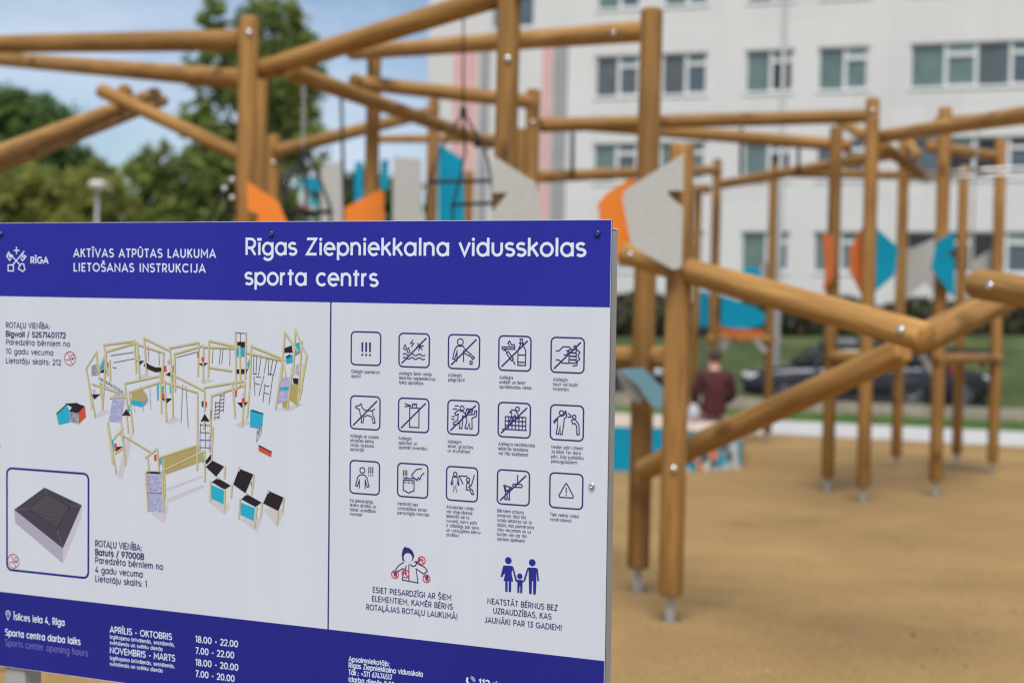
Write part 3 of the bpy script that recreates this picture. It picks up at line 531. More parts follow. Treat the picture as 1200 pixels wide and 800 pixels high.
# lower group
for x0, y0, x1, y1 in ((30, 68, 78, 360), (38, 130, 58, 305), (105, 70, 130, 310), (243, 350, 256, 572), (334, 345, 346, 580), (308, 215, 318, 350), (345, 280, 352, 500), (255, 265, 262, 350), (535, 0, 533, 340), (575, 225, 576, 405), (622, 95, 612, 290), (612, 0, 608, 60), (572, 60, 570, 110), (690, 318, 686, 388), (768, 320, 770, 345), (852, 362, 840, 478), (650, 376, 652, 390), (608, 398, 606, 515), (690, 445, 685, 560), (728, 420, 724, 495), (932, 448, 934, 470), (1022, 490, 1012, 572), (990, 570, 982, 640), (775, 498, 768, 612), (812, 466, 812, 480), (868, 545, 855, 665), (898, 515, 892, 598)):
    st(zC, [(x0, y0), (x1, y1)], pw, WD); st(zC, [(x0 + 4, y0 + 3), (x1 + 4, y1 - 2)], .0007, WS)
for x0, y0, x1, y1 in ((90, 125, 275, 238), (243, 268, 308, 218), (62, 165, 118, 100), (318, 268, 542, 195), (352, 335, 576, 228), (72, 245, 118, 212)): st(zC, [(x0, y0), (x1, y1)], pw, WD); st(zC, [(x0, y0 + 6), (x1, y1 + 6)], .0007, WS)
fl(zC, [(322, 275), (540, 205), (545, 235), (360, 325), (345, 345)], YW, Z2); fl(zC, [(352, 345), (575, 240), (560, 290), (358, 362)], YW, Z2 + 3e-4)
for p in ([(250, 345), (330, 348), (322, 360), (250, 356)], [(72, 208), (116, 205), (80, 245)], [(582, 320), (620, 285), (685, 318), (640, 375)], [(616, 405), (648, 382), (722, 425), (688, 448)], [(736, 418), (770, 330), (850, 362), (805, 468)], [(782, 502), (812, 472), (895, 520), (862, 545)], [(905, 525), (935, 455), (1020, 492), (990, 568)], [(578, 290), (612, 248), (612, 278), (588, 305)], [(555, 60), (575, 25), (602, 65)], [(880, 196), (955, 235), (952, 242), (878, 204)], [(832, 0), (905, 18), (905, 25), (834, 6)], [(110, 30), (135, 0), (158, 30)], [(885, 90), (900, 80), (890, 110), (866, 135)]): fl(zC, p, BK, Z2 + 5e-4)
for p in ([(612, 420), (688, 455), (684, 532), (614, 498)], [(780, 520), (858, 552), (852, 625), (778, 590)], [(318, 270), (330, 265), (330, 300), (320, 318)], [(560, 238), (575, 232), (575, 290), (563, 300)], [(832, 410), (846, 400), (838, 440)], [(338, 335), (350, 330), (350, 400), (340, 400)], [(832, 6), (905, 26), (898, 108), (830, 96)], [(50, 165), (62, 170), (66, 235), (56, 230)]): fl(zC, p, BL, Z2 + 2e-4)
fl(zC, [(246, 356), (332, 360), (340, 575), (256, 570)], LI, Z2); st(zC, [(250, 465), (336, 470)], .0006, DB)
for i in range(14): disc(b, zC(258 + (i * 37) % 72, 375 + (i * 53) % 190), .0014, Z3 + i * 1e-5, (RD, GY, YW, BL)[i % 4], 6)
for p in ([(66, 190), (80, 186), (80, 225), (70, 232)], [(290, 255), (305, 248), (305, 285), (292, 285)], [(880, 205), (952, 240), (950, 265), (878, 228)], [(108, 150), (122, 150), (124, 180), (110, 180)]): fl(zC, p, RD, Z2 + 7e-4)
fl(zC, [(868, 135), (895, 90), (898, 125), (865, 188)], GY, Z2 + 3e-4)
for i in range(4):
    st(zC, [(548, 85 + i * 42), (612, 88 + i * 42)], .0006, DB)
for x in (552, 580, 606): st(zC, [(x, 75), (x, 215)], .0006, DB)
fl(zC, [(545, 150), (552, 120), (556, 240), (545, 225)], LI, Z2); fl(zC, [(600, 150), (620, 145), (612, 240), (600, 235)], LI, Z2)
# loose cubes at the left
fl(zB, [(40, 297), (120, 222), (148, 285), (145, 365), (58, 384)], BL, Z2); fl(zB, [(38, 295), (120, 220), (122, 228), (46, 300)], BK, Z2 + 4e-4)
fl(zB, [(142, 282), (212, 292), (218, 376), (148, 358)], GY, Z2 + 6e-4); fl(zB, [(212, 292), (262, 238), (272, 318), (218, 376)], RD, Z2 + 7e-4); fl(zB, [(142, 280), (180, 213), (262, 236), (212, 292)], BK, Z2 + 8e-4)
link("playground_drawing", b, [mat("pr_wood", (.50, .47, .28), .4), mat("pr_wood_shade", (.27, .245, .11), .4), mat("pr_black", (.020, .015, .022), .4), mat("pr_cyan", (.02, .36, .55), .4), mat("pr_red", (.52, .075, .05), .4),
    mat("pr_lilac", (.27, .29, .52), .4, second=(.42, .44, .66), scale=220), mat("pr_grey", (.08, .12, .19), .4, second=(.45, .5, .56), scale=330), mat("pr_shadow", (.50, .50, .56), .4), mat("pr_navy", (.03, .05, .15), .4), mat("pr_ochre", (.36, .31, .13), .4)], sign, MPR)

# posts behind the board, caps and screws
Vs = MS.to_3x3() @ Vector((0, 1, 0))
for u in (-.0052 - .024, -BW + .0745 - .025):
    top = -.0145
    z_top = (MS @ Vector((u, top, -.03))).z; length = z_top / Vs.z
    b = bmesh.new(); box(b, (u, top - length / 2, -.0042 - .024), (.048, length, .048), bev=.004)
    pst = link("post", b, m_frame, sign, MS, smooth=False)
    b = bmesh.new(); box(b, (u, top + .0012, -.0042 - .024), (.0484, .0026, .0484), bev=.001); link("post_cap", b, m_cap, pst, MS)
for v in (-.1, -.70):
    b = bmesh.new(); box(b, (-BW / 2 - .01, v, -.0042 - .012), (BW - .19, .04, .022), bev=.002); link("cross_rail", b, m_frame, sign, MS)
m_bscrew = mat("screw_blue", (.02, .07, .22), .25, metal=.5)
m_sscrew = mat("screw_steel", (.62, .63, .65), .25, metal=.9)
for px, py, m in ((1, 274, m_bscrew), (318.3, 274, m_bscrew), (700.5, 273.5, m_bscrew), (694, 569, m_sscrew), (-2, 521, m_sscrew), (-3, 765, m_bscrew), (691, 822, m_bscrew)):
    u, v = S(px, py); b = bmesh.new()
    lathe(b, [(.0052, .0009), (.0052, .0016), (.0044, .0032), (.0026, .0041), (.0018, .0042), (.0017, .003), (.0002, .003)], 14)
    link("screw", b, m, sign, MS @ Matrix.Translation((u, v, 0)), smooth=True)
# ------------------------------------------------------------------ the wooden climbing frame (all bolted together: one thing)
m_wood = wood_mat("pine_logs", (.23, .120, .035), (.395, .222, .072))
m_post = wood_mat("pine_posts", (.205, .104, .030), (.345, .187, .058))
m_org = mat("orange_board", (.74, .215, .03), .5, var=.05, scale=4, spec=.25)
m_rust = mat("dark_orange_board", (.50, .13, .035), .45, var=.06, scale=4)
m_cyan = mat("cyan_board", (.0, .25, .40), .5, var=.05, scale=4, spec=.2)
m_pale = mat("pale_blue_board", (.20, .42, .52), .42)
m_conc = mat("speckled_grey_board", (.40, .405, .395), .7, var=.11, scale=55, detail=9)
m_rubber = mat("black_rubber", (.022, .022, .024), .75, var=.3, scale=60)
m_rope = mat("black_rope", (.018, .018, .022), .8)
m_chain = mat("chain_steel", (.5, .5, .5), .4, metal=.7)
m_galv = mat("galvanised_steel", (.45, .47, .48), .42, metal=.6, var=.15, scale=9)
def py_of(P):
    r = P - CAMPOS; return 400 - F * r.dot(UP) / r.dot(fw)
def z_at(x, y, py):
    lo, hi = -2, 40
    for _ in range(50):
        m = (lo + hi) / 2
        if py_of(Vector((x, y, m))) > py: lo = m
        else: hi = m
    return lo
fb = GR(785, 728)
frame = empty("playground_climber", (fb.x, fb.y, 0), "tall climbing frame of round wooden posts and beams with orange, blue and grey boards", "climbing frame")
def log_prof(Lg, r, dome=.35):
    e = r * dome
    return [(r * .02, 0), (r * .5, e * .12), (r * .8, e * .36), (r * .95, e * .7), (r, e * 1.15), (r * 1.003, Lg * .3), (r * .997, Lg * .65), (r, Lg - e * 1.15), (r * .95, Lg - e * .7), (r * .8, Lg - e * .36), (r * .5, Lg - e * .12), (r * .02, Lg)]
def bolt(parent, p, d, r=.021):
    b = bmesh.new(); lathe(b, [(r, -.004), (r, .006), (r * .8, .013), (r * .4, .016), (.0005, .016)], 12)
    return link("bolt", b, m_sscrew, parent, axis_matrix(p, p + d), smooth=True)
POSTS = {}
def post(key, fx, fy, ty, r=.065, Y=None):
    """foot pixel (or pixel and distance) and the pixel height of its top"""
    g = GR(fx, fy) if Y is None else W(fx, fy, Y); x, y = g.x, g.y; zt = z_at(x, y, ty); z0 = .15
    b = bmesh.new(); lathe(b, [(r * .9, 0), (r, .012), (r * 1.004, (zt - z0) * .4), (r, zt - z0 - r * .5), (r * .93, zt - z0 - r * .25), (r * .7, zt - z0 - r * .08), (r * .3, zt - z0), (.001, zt - z0 + .001)], 20)
    o = link("post", b, m_post, frame, Matrix.Translation((x, y, z0)), smooth=True)
    b = bmesh.new(); box(b, (0, 0, .1), (.05, .012, .24)); box(b, (0, 0, .101), (.012, .05, .239))
    link("post_foot", b, m_galv, o, Matrix.Translation((x, y, -.0)) @ Matrix.Rotation(.5 * fx, 4, 'Z'))
    POSTS[key] = (o, x, y, zt, r); return o
def pbolt(key, py):
    o, x, y, zt, r = POSTS[key]; d = Vector((CAMPOS.x - x, CAMPOS.y - y, 0)).normalized()
    bolt(o, Vector((x, y, z_at(x, y, py))) + d * r, d)
def beam(x0, y0, Y0, x1, y1, Y1, r=.065, bolts=(), label=None, m=None):
    a, c = W(x0, y0, Y0), W(x1, y1, Y1); Lg = (c - a).length
    b = bmesh.new(); lathe(b, log_prof(Lg, r), 20)
    M = axis_matrix(a, c); o = link("beam", b, m or m_wood, frame, M, smooth=True, label=label)
    for t in bolts:
        p = a.lerp(c, t); d = (CAMPOS - p); ax = (c - a).normalized(); d = (d - ax * d.dot(ax)).normalized(); bolt(o, p + d * r, d)
    return o
def board(name, m, pts, Y, k=0.0, th=.02, label=None, parent=None):
    cx = sum(p[0] for p in pts) / len(pts); cy = sum(p[1] for p in pts) / len(pts)
    o = W(cx, cy, Y); X = Vector((1, k, 0)).normalized(); Z = Vector((0, 0, 1)); n = Z.cross(X) * -1
    P = []
    for px, py in pts:
        d = ray(px, py); t = (o - CAMPOS).dot(n) / d.dot(n); q = CAMPOS + d * t - o; P.append((q.dot(X), q.dot(Z)))
    Yv = Z.cross(X)
    b = bmesh.new(); slab(b, P, th)
    M = Matrix.Translation(o) @ Matrix((X, Yv, Z)).transposed().to_4x4()
    return link(name, b, m, parent or frame, M, label=label)

# posts whose feet show
post('near', 785, 730, 168, .066); post('near2', 747, 695, 9, .066)
post('p906', 899, 519, 193); post('p982', 969.5, 577, 147); post('p1021', 1011, 589, 114); post('p1060', 1050, 549, 163)
post('p1106', 1096, 582, 125); post('p1128', 1121, 546, 194); post('p1170', 1163, 556, 163)
# posts whose feet the board hides
post('p290', 288, 200, 19, Y=9.6); post('p303', 301.5, 200, 70, Y=10.6)
post('p320', 319.5, 230, 158, Y=13.5)
post('p594', 592, 200, -45, .066, Y=8.2); post('p622', 623.5, 180, 104, Y=13.0); post('p437', 436.5, 160, 66, Y=13.0)
post('p508', 507, 180, 116, Y=16.5); post('p840', 838, 300, 186, Y=20.0); post('p817', 816, 300, 216, Y=21.5)
post('p612', 610, 200, 150, Y=15.0); post('p600', 548, 240, 200, Y=17.5)
for k, py in (('p290', 41), ('p622', 145), ('p1021', 131), ('p320', 192), ('near', 548), ('p594', 72)): pbolt(k, py)

# upper beams, left to right
beam(-120, 54, 13.2, 283, 47, 9.75, .076)
beam(-160, 56, 20, 284, 93, 10.3, .074)
beam(-160, 241, 6.2, 183, 109, 12.0, .050); beam(-160, 256, 6.35, 192, 118, 12.1, .046)
beam(116, 105, 10.6, 284, 182, 10.2, .053); beam(146, 107, 11.5, 150, 115, 14.5, .06)
beam(304, 83, 9.7, 640, -22, 8.05, .068)
beam(335, 82, 10.3, 575, 168, 15.0, .066)
beam(412, 62, 13.1, 765, 36, 8.9, .068, bolts=(.93,))
beam(409, 96, 12.6, 628, 120, 13.0, .066)
beam(416, 94, 12.35, 419, 98, 13.6, .058); beam(322, 178, 13.4, 505, 131, 16.0, .066); beam(440, 163, 21, 606, 162, 19, .06)
beam(632, 147, 13.1, 1016, 136, 13.9, .066); beam(640, 143, 15.4, 999, 171, 14.6, .066)
beam(632, 207, 15.2, 842, 199, 19.6, .066); beam(816, 222, 21.6, 829, 222, 19.4, .06)
beam(846, 216, 19.8, 1046, 180, 15.3, .066); beam(908, 203, 21.5, 1100, 206, 18.5, .06)
beam(1028, 161, 13.8, 1260, 126, 9.3, .066); beam(1034, 171, 14.0, 1086, 208, 17.5, .066); beam(1011, 158, 14.3, 985, 142, 16.5, .06)
beam(1090, 172, 14.6, 1172, 184, 17.0, .066); beam(1066, 168, 17.5, 1074, 182, 15, .055); beam(1100, 143, 14.9, 1240, 136, 11, .06)
# the low zigzag of thick logs at the right
beam(733, 297, 7.95, 1088, 396, 6.15, .068, bolts=(.06, .955), label="long log sloping down to the right at the front of the zigzag")
beam(1074, 400, 6.25, 1188, 345, 6.9, .068); beam(1142, 332, 6.35, 1300, 358, 5.6, .068, bolts=(.23,))
beam(752, 551, 8.2, 1062, 409, 6.75, .066, label="low log rising to the right from the nearest post")
beam(560, 418, 9.6, 778, 418, 8.3, .066)
# steel handrails at the upper right
for y0, y1, Y in ((203, 196, 16.2), (210, 203, 16.6)):
    b = bmesh.new(); tube(b, [W(1084, y0, Y), W(1140, (y0 + y1) / 2, Y), W(1260, y1 - 2, Y - .6)], .021, 10); link("handrail", b, m_galv, frame, smooth=True)

# boards
board("side_board", m_org, [(741, 208), (712, 226), (702, 238), (704, 258), (722, 304), (732, 312), (752, 300), (748, 215)], 8.45, .25, label="orange hexagonal board")
board("side_board", m_conc, [(801, 180), (733, 222), (729, 232), (739, 284), (746, 292), (789, 316), (797, 314), (799, 311), (801, 243), (779, 225), (781, 223), (801, 223.5)], 7.38, -.12, label="grey speckled board with a notch")
board("side_board", m_org, [(289, 212), (326, 236), (337, 262), (336, 300), (292, 300), (289, 292), (304, 252), (290, 246)], 9.42, .1, label="orange board with a notch")
board("side_board", m_org, [(404, 243), (445, 222), (450, 226), (450, 300), (404, 300)], 12.8, 0, label="orange board below a post")
board("side_board", m_conc, [(578, 182), (628, 214), (636, 262), (624, 300), (575, 300), (575, 250), (595, 226), (576, 226)], 8.05, .05, label="grey board with a notch")
board("side_board", m_cyan, [(514, 168), (543, 187), (545, 320), (513, 320)], 16.3, .1, label="tall blue board")
board("side_board", m_conc, [(376, 195), (402, 187), (408, 320), (376, 320)], 20, .1, label="tall grey board"); board("side_board", m_conc, [(461, 183), (494, 186), (496, 320), (459, 320)], 18, .1, label="tall grey board")
board("side_board", m_cyan, [(416, 189), (425, 190), (424, 320), (414, 320)], 21, 0, label="narrow blue board"); board("side_board", m_cyan, [(447, 187), (455, 187), (455, 222), (446, 222)], 21, 0, label="narrow blue board")
board("side_board", m_rust, [(964, 274), (976, 275), (979, 300), (977, 324), (965, 342), (968, 318)], 14.12, .3, label="orange board")
board("side_board", m_rust, [(1013, 264), (996, 293), (997, 318), (1010, 344), (1014, 344)], 13.5, .3, label="dark orange board")
board("side_board", m_cyan, [(1024, 264), (1053, 290), (1048, 323), (1023, 344)], 13.4, -.2, label="blue hexagonal board")
board("side_board", m_conc, [(1051, 286), (1068, 291), (1096, 279), (1096, 344), (1086, 330), (1058, 352), (1051, 348)], 17.2, .1, label="grey board")
board("side_board", m_cyan, [(1119, 271), (1099, 283), (1092, 314), (1116, 347), (1119, 347), (1119, 303), (1110, 297), (1119, 292)], 13.95, .2, label="blue board with a notch")
board("side_board", m_conc, [(1174, 285), (1140, 306), (1138, 322), (1174, 335), (1174, 314), (1164, 308), (1174, 305)], 16.9, .1, label="grey board with a notch")
board("side_board", m_cyan, [(846, 346), (889, 362), (897, 369), (895, 380), (874, 386), (845, 382)], 19.7, .1, label="blue hexagonal board")
board("side_board", m_cyan, [(820, 342), (830, 340), (830, 384), (820, 382)], 21.0, .1, label="narrow blue board"); board("side_board", m_cyan, [(868, 318), (880, 311), (892, 316), (892, 335), (868, 332)], 20.5, .1, label="blue board")
board("side_board", m_conc, [(892, 312), (912, 298), (916, 335), (893, 336)], 21.2, .1, label="grey board")
board("side_board", m_rust, [(836, 366), (846, 384), (896, 387), (893, 396), (838, 392)], 20.2, .1, label="dark orange board")
# brackets under the decks
board("bracket", m_pale, [(726, 433), (754, 431), (777, 455), (775, 480), (764, 476), (748, 452)], 8.17, .1, label="pale blue bracket")
board("bracket", m_galv, [(721, 434), (733, 434), (755, 466), (749, 473), (738, 466)], 8.22, .2)
for p, Y in (([(1076, 414), (1083, 413), (1096, 434), (1092, 440)], 15.5), ([(1136, 412), (1142, 410), (1157, 428), (1152, 433)], 16.8), ([(978, 396), (1003, 398), (1003, 409), (977, 411)], 15.2), ([(842, 400), (852, 397), (858, 398), (848, 412)], 20.0), ([(882, 398), (888, 397), (900, 410), (896, 414)], 20.6), ([(992, 430), (1006, 412), (1010, 415), (996, 434)], 15.2)):
    board("bracket", m_galv, p, Y, .3, .03)
# decks: triangular rubber-topped platforms held between the posts
def deck(keys, z, th=.05, inset=.9):
    P = [Vector((POSTS[k][1], POSTS[k][2], 0)) if isinstance(k, str) else Vector((k[0], k[1], 0)) for k in keys]; c = sum(P, Vector()) / len(P)
    P = [c + (p - c) * inset for p in P]
    b = bmesh.new(); lo = [b.verts.new((p.x, p.y, z)) for p in P]; hi = [b.verts.new((p.x, p.y, z + th)) for p in P]; n = len(P)
    b.faces.new(lo); b.faces.new(hi)
    for i in range(n): b.faces.new((lo[i], lo[(i + 1) % n], hi[(i + 1) % n], hi[i]))
    bmesh.ops.recalc_face_normals(b, faces=b.faces[:]); link("deck", b, m_rubber, frame)
deck(('p982', 'p1021', 'p1060'), 1.44); deck(('p1106', 'p1128', 'p1170'), 1.43); deck(('p840', 'p817', 'p906'), 1.58)
for a, c in (('p982', 'p1021'), ('p1021', 'p1060'), ('p1106', 'p1170'), ('p1128', 'p1170'), ('p840', 'p906')):
    zz = 1.37 if a != 'p840' else 1.53
    A_, C_ = Vector((POSTS[a][1], POSTS[a][2], zz)), Vector((POSTS[c][1], POSTS[c][2], zz))
    b = bmesh.new(); lathe(b, log_prof((C_ - A_).length + .2, .055), 16); d = (C_ - A_).normalized()
    link("beam", b, m_wood, frame, axis_matrix(A_ - d * .1, C_ + d * .1), smooth=True)

# ------------------------------------------------------------------ ropes and chains that hang from it
def ropes(name, label, cat, strands, top, group=None):
    e = empty(name, W(*top), label, cat, group)
    for nm, m, pts, r in strands:
        b = bmesh.new(); tube(b, [W(*p) for p in pts], r, 8); link(nm, b, m, e, smooth=True)
    return e
def chain(name, par, p0, p1, r=.013):
    a, c = W(*p0), W(*p1); d = (c - a); n = max(4, int(d.length / .055)); b = bmesh.new(); M0 = axis_matrix(a, c)
    for i in range(n):
        t = d.length * (i + .5) / n; M = M0 @ Matrix.Translation((0, 0, t)) @ Matrix.Rotation(math.pi / 2 * (i % 2), 4, 'Z')
        pts = [M @ Vector((.016 * math.cos(2 * math.pi * k / 10), 0, .036 * math.sin(2 * math.pi * k / 10))) for k in range(11)]
        tube(b, pts, .0055, 6)
    return link(name, b, m_chain, par, smooth=True)
n1 = ropes("hanging_rope_net", "black rope net seat hanging on a chain by the left posts", "rope net", [
    ("rope", m_rope, [(355, 172, 11.4), (341, 205, 11.3), (331, 246, 11.2), (328, 300, 11.2)], .013), ("rope", m_rope, [(355, 172, 11.4), (372, 204, 11.5), (386, 240, 11.5), (390, 300, 11.5)], .013),
    ("rope", m_rope, [(355, 172, 11.4), (358, 215, 11.1), (360, 300, 11.0)], .011), ("rung", m_rope, [(328, 249, 11.2), (389, 248, 11.5)], .019), ("rung", m_rope, [(326, 285, 11.2), (392, 285, 11.5)], .019)], (355, 75, 11.4))
chain("chain", n1, (356, 88, 11.4), (355, 172, 11.4))
r1 = ropes("climbing_rope", "single dark climbing rope hanging between two grey boards", "rope", [("rope", m_rope, [(400, 115, 14.0), (402, 190, 14.0), (405, 300, 14.0)], .017)], (400, 112, 14.0))
n2 = ropes("rope_ladder", "black rope ladder with rungs hanging from the long top beam", "rope ladder", [
    ("rope", m_rope, [(543, 22, 8.7), (543, 133, 8.7)], .006), ("rope", m_rope, [(543, 131, 8.7), (522, 166, 8.6), (504, 205, 8.5), (500, 232, 8.5), (500, 300, 8.5)], .0075), ("rope", m_rope, [(543, 131, 8.7), (560, 160, 8.8), (573, 190, 8.8), (577, 230, 8.8), (579, 300, 8.8)], .0075),
    ("rope", m_rope, [(543, 131, 8.7), (545, 180, 9.0), (538, 212, 9.0), (531, 240, 9.0), (529, 300, 9.0)], .008), ("rung", m_rope, [(502, 213, 8.5), (574, 212, 8.8)], .0115), ("rung", m_rope, [(529, 240, 9.0), (578, 238, 8.8)], .0115),
    ("knot", m_rope, [(543, 126, 8.7), (543, 137, 8.7)], .02), ("knot", m_rope, [(557, 163, 8.8), (561, 172, 8.8)], .022), ("rung", m_rope, [(500, 275, 8.5), (578, 275, 8.8)], .0115)], (543, 22, 8.7))
for px, a, c, Y, nm in ((671, 155, 207, 14.2, "dark strap hanging between two beams right of the middle post"), (869, 150, 205, 15.2, "dark strap hanging under the beams left of the school windows"), (936, 172, 205, 16, "short dark strap hanging between thin right beams")):
    e = ropes("hanging_strap", nm, "strap", [("webbing", m_rope, [(px, a, Y), (px - .5, c, Y)], .021)], (px, a, Y), "straps hanging under the beams")
e = ropes("net_rope", "steel-clamped net ropes tied to the left post beside the orange board", "net", [("rope", m_rope, [(274, 210, 9.5), (258, 232, 9.6), (236, 275, 9.8)], .012), ("rope", m_rope, [(275, 232, 9.5), (262, 250, 9.6), (246, 290, 9.8)], .012), ("rope", m_rope, [(264, 222, 9.5), (268, 250, 9.6), (268, 290, 9.8)], .012)], (280, 220, 9.5))
for px, py in ((272, 211), (263, 221), (272, 232)):
    b = bmesh.new(); bmesh.ops.create_icosphere(b, subdivisions=2, radius=.022); link("clamp", b, m_galv, e, Matrix.Translation(W(px, py, 9.48)), smooth=True)
e = ropes("cable", "thin steel cable running down to the right across the top rails", "cable", [("wire", m_galv, [(1150, 120, 13.5), (1143, 200, 13.5), (1138, 330, 13.5)], .008)], (1150, 120, 13.5))
# ------------------------------------------------------------------ ground, path, lawn, road
def sheet(name, pts, m, kind="structure"):
    b = bmesh.new(); f = b.faces.new([b.verts.new(p) for p in pts]); f.normal_update()
    if f.normal.z < 0: f.normal_flip()
    o = link(name, b, m); o["kind"] = kind; return o
def line(pa, pb, x):
    a, c = GR(*pa), GR(*pb); t = (x - a.x) / (c.x - a.x); return a + (c - a) * t
m_lawn = mat("lawn", (.045, .085, .014), .9, second=(.085, .145, .028), scale=1.2, bump=.6, bscale=40, detail=9)
m_epdm = bpy.data.materials.new("tan_rubber_granules"); m_epdm.use_nodes = True
t = m_epdm.node_tree; b_ = t.nodes["Principled BSDF"]; b_.inputs["Roughness"].default_value = .88; b_.inputs["Specular IOR Level"].default_value = .25
c_ = t.nodes.new("ShaderNodeTexCoord"); v_ = t.nodes.new("ShaderNodeTexVoronoi"); v_.inputs["Scale"].default_value = 260; t.links.new(c_.outputs["Object"], v_.inputs["Vector"])
r_ = t.nodes.new("ShaderNodeValToRGB"); r_.color_ramp.interpolation = 'CONSTANT'
for pos, col in ((0, (.262, .163, .062)), (.30, (.375, .248, .10)), (.62, (.318, .206, .078)), (.85, (.23, .145, .062)), (.95, (.47, .33, .17))):
    e = r_.color_ramp.elements[0] if pos == 0 else r_.color_ramp.elements.new(pos); e.color = (*col, 1)
r_.color_ramp.elements[1].position = .30 if len(r_.color_ramp.elements) < 3 else r_.color_ramp.elements[1].position
sx_ = t.nodes.new("ShaderNodeSeparateColor"); t.links.new(v_.outputs["Color"], sx_.inputs[0]); t.links.new(sx_.outputs[0], r_.inputs["Fac"])
n_ = t.nodes.new("ShaderNodeTexNoise"); n_.inputs["Scale"].default_value = .55; n_.inputs["Detail"].default_value = 7; n_.inputs["Roughness"].default_value = .62; t.links.new(c_.outputs["Object"], n_.inputs["Vector"])
mr_ = t.nodes.new("ShaderNodeMapRange"); mr_.inputs["From Min"].default_value = .3; mr_.inputs["From Max"].default_value = .7; mr_.inputs["To Min"].default_value = .74; mr_.inputs["To Max"].default_value = 1.16; t.links.new(n_.outputs["Fac"], mr_.inputs["Value"])
h_ = t.nodes.new("ShaderNodeHueSaturation"); t.links.new(r_.outputs["Color"], h_.inputs["Color"]); t.links.new(mr_.outputs[0], h_.inputs["Value"]); g_ = t.nodes.new("ShaderNodeTexNoise"); g_.inputs["Scale"].default_value = 38; g_.inputs["Detail"].default_value = 5; t.links.new(c_.outputs["Object"], g_.inputs["Vector"])
gm = t.nodes.new("ShaderNodeMapRange"); gm.inputs["From Min"].default_value = .3; gm.inputs["From Max"].default_value = .7; gm.inputs["To Min"].default_value = .78; gm.inputs["To Max"].default_value = 1.2; t.links.new(g_.outputs["Fac"], gm.inputs["Value"])
h2 = t.nodes.new("ShaderNodeHueSaturation"); t.links.new(h_.outputs["Color"], h2.inputs["Color"]); t.links.new(gm.outputs[0], h2.inputs["Value"]); t.links.new(h2.outputs["Color"], b_.inputs["Base Color"])
p_ = t.nodes.new("ShaderNodeBump"); p_.inputs["Strength"].default_value = .5; p_.inputs["Distance"].default_value = .004; t.links.new(v_.outputs["Distance"], p_.inputs["Height"]); t.links.new(p_.outputs["Normal"], b_.inputs["Normal"])
m_path = mat("pale_concrete_path", (.44, .44, .43), .85, var=.10, scale=1.5, bump=.2, bscale=60, detail=9)
m_asph = mat("asphalt", (.05, .05, .052), .9, var=.2, scale=4, bump=.3, bscale=80)
m_kerb = mat("kerb_concrete", (.34, .31, .26), .85, var=.12, scale=6)
ground = sheet("ground", [(-500, -300, -.006), (500, -300, -.006), (500, 700, -.006), (-500, 700, -.006)], m_lawn)
KD = Vector((1, -.41, 0)).normalized()
def along(px, py):
    g = GR(px, py); return lambda x: g + KD * ((x - g.x) / KD.x)
NE = along(1060, 516.5); FE = along(1065, 500); WL = along(1080, 490)
up = lambda p, z: (p.x, p.y, z)
sheet("rubber_surface", [(-60, -25, .004), (40, -25, .004), up(NE(30), .004), up(NE(-60), .004)], m_epdm)
a0, a1 = NE(-60), NE(30); f0, f1 = FE(-60), FE(30); off = Vector((0, 0, 0))
sheet("path", [up(a0 + off, .008), up(a1 + off, .008), up(f1, .008), up(f0, .008)], m_path)
w0, w1 = WL(-60), WL(40)
sheet("lawn_strip", [up(f0, .012), up(f1, .012), up(w1, .012), up(w0, .012)], mat("strip_grass", (.045, .09, .013), .9, second=(.085, .15, .026), scale=2.5, bump=.6, bscale=60))
rd = lambda p, dy: Vector((p.x, p.y + dy, 0))
sheet("road", [up(rd(w0, .3), .004), up(rd(w1, .3), .004), up(rd(w1, 6.5), .004), up(rd(w0, 6.5), .004)], m_asph)
# grassy bank rising behind the parked cars
b = bmesh.new(); rows = []
for dy, z in ((6.6, -.004), (7.2, .12), (8.2, .45), (10, 1.0), (12, 1.55), (14, 1.85), (15.5, 1.92), (60, 1.95)):
    rows.append([b.verts.new((x, WL(x).y + dy + random.uniform(-.1, .1), z + (random.uniform(-.05, .05) if z > .1 else 0))) for x in [-60 + 4 * i for i in range(31)]])
for r0_, r1_ in zip(rows, rows[1:]):
    for i in range(len(r0_) - 1): b.faces.new((r0_[i], r0_[i + 1], r1_[i + 1], r1_[i]))
o = link("grass_bank", b, mat("bank_grass", (.032, .055, .011), .95, second=(.068, .095, .022), scale=.8, bump=.7, bscale=25), smooth=True); o["kind"] = "structure"

# dry leaves and crumbs of rubber lying about: uncountable
b = bmesh.new()
for i in range(420):
    x, y = random.uniform(-5, 9), random.uniform(3.5, 20); s = random.uniform(.006, .022); an = random.uniform(0, 6.28); mi = random.choice((0, 0, 1, 2))
    ring = [b.verts.new((x + s * math.cos(an + k * 1.2566) * (1 if k % 2 else .6), y + s * math.sin(an + k * 1.2566), .006 + random.uniform(0, .008))) for k in range(5)]
    f = b.faces.new(ring); f.material_index = mi
o = link("litter", b, [mat("dry_leaf", (.10, .055, .025), .8), mat("pale_crumb", (.5, .42, .3), .8), mat("dark_crumb", (.045, .035, .025), .8)]); tag(o, "dry leaf bits and crumbs scattered on the tan rubber ground", "litter", kind="stuff")

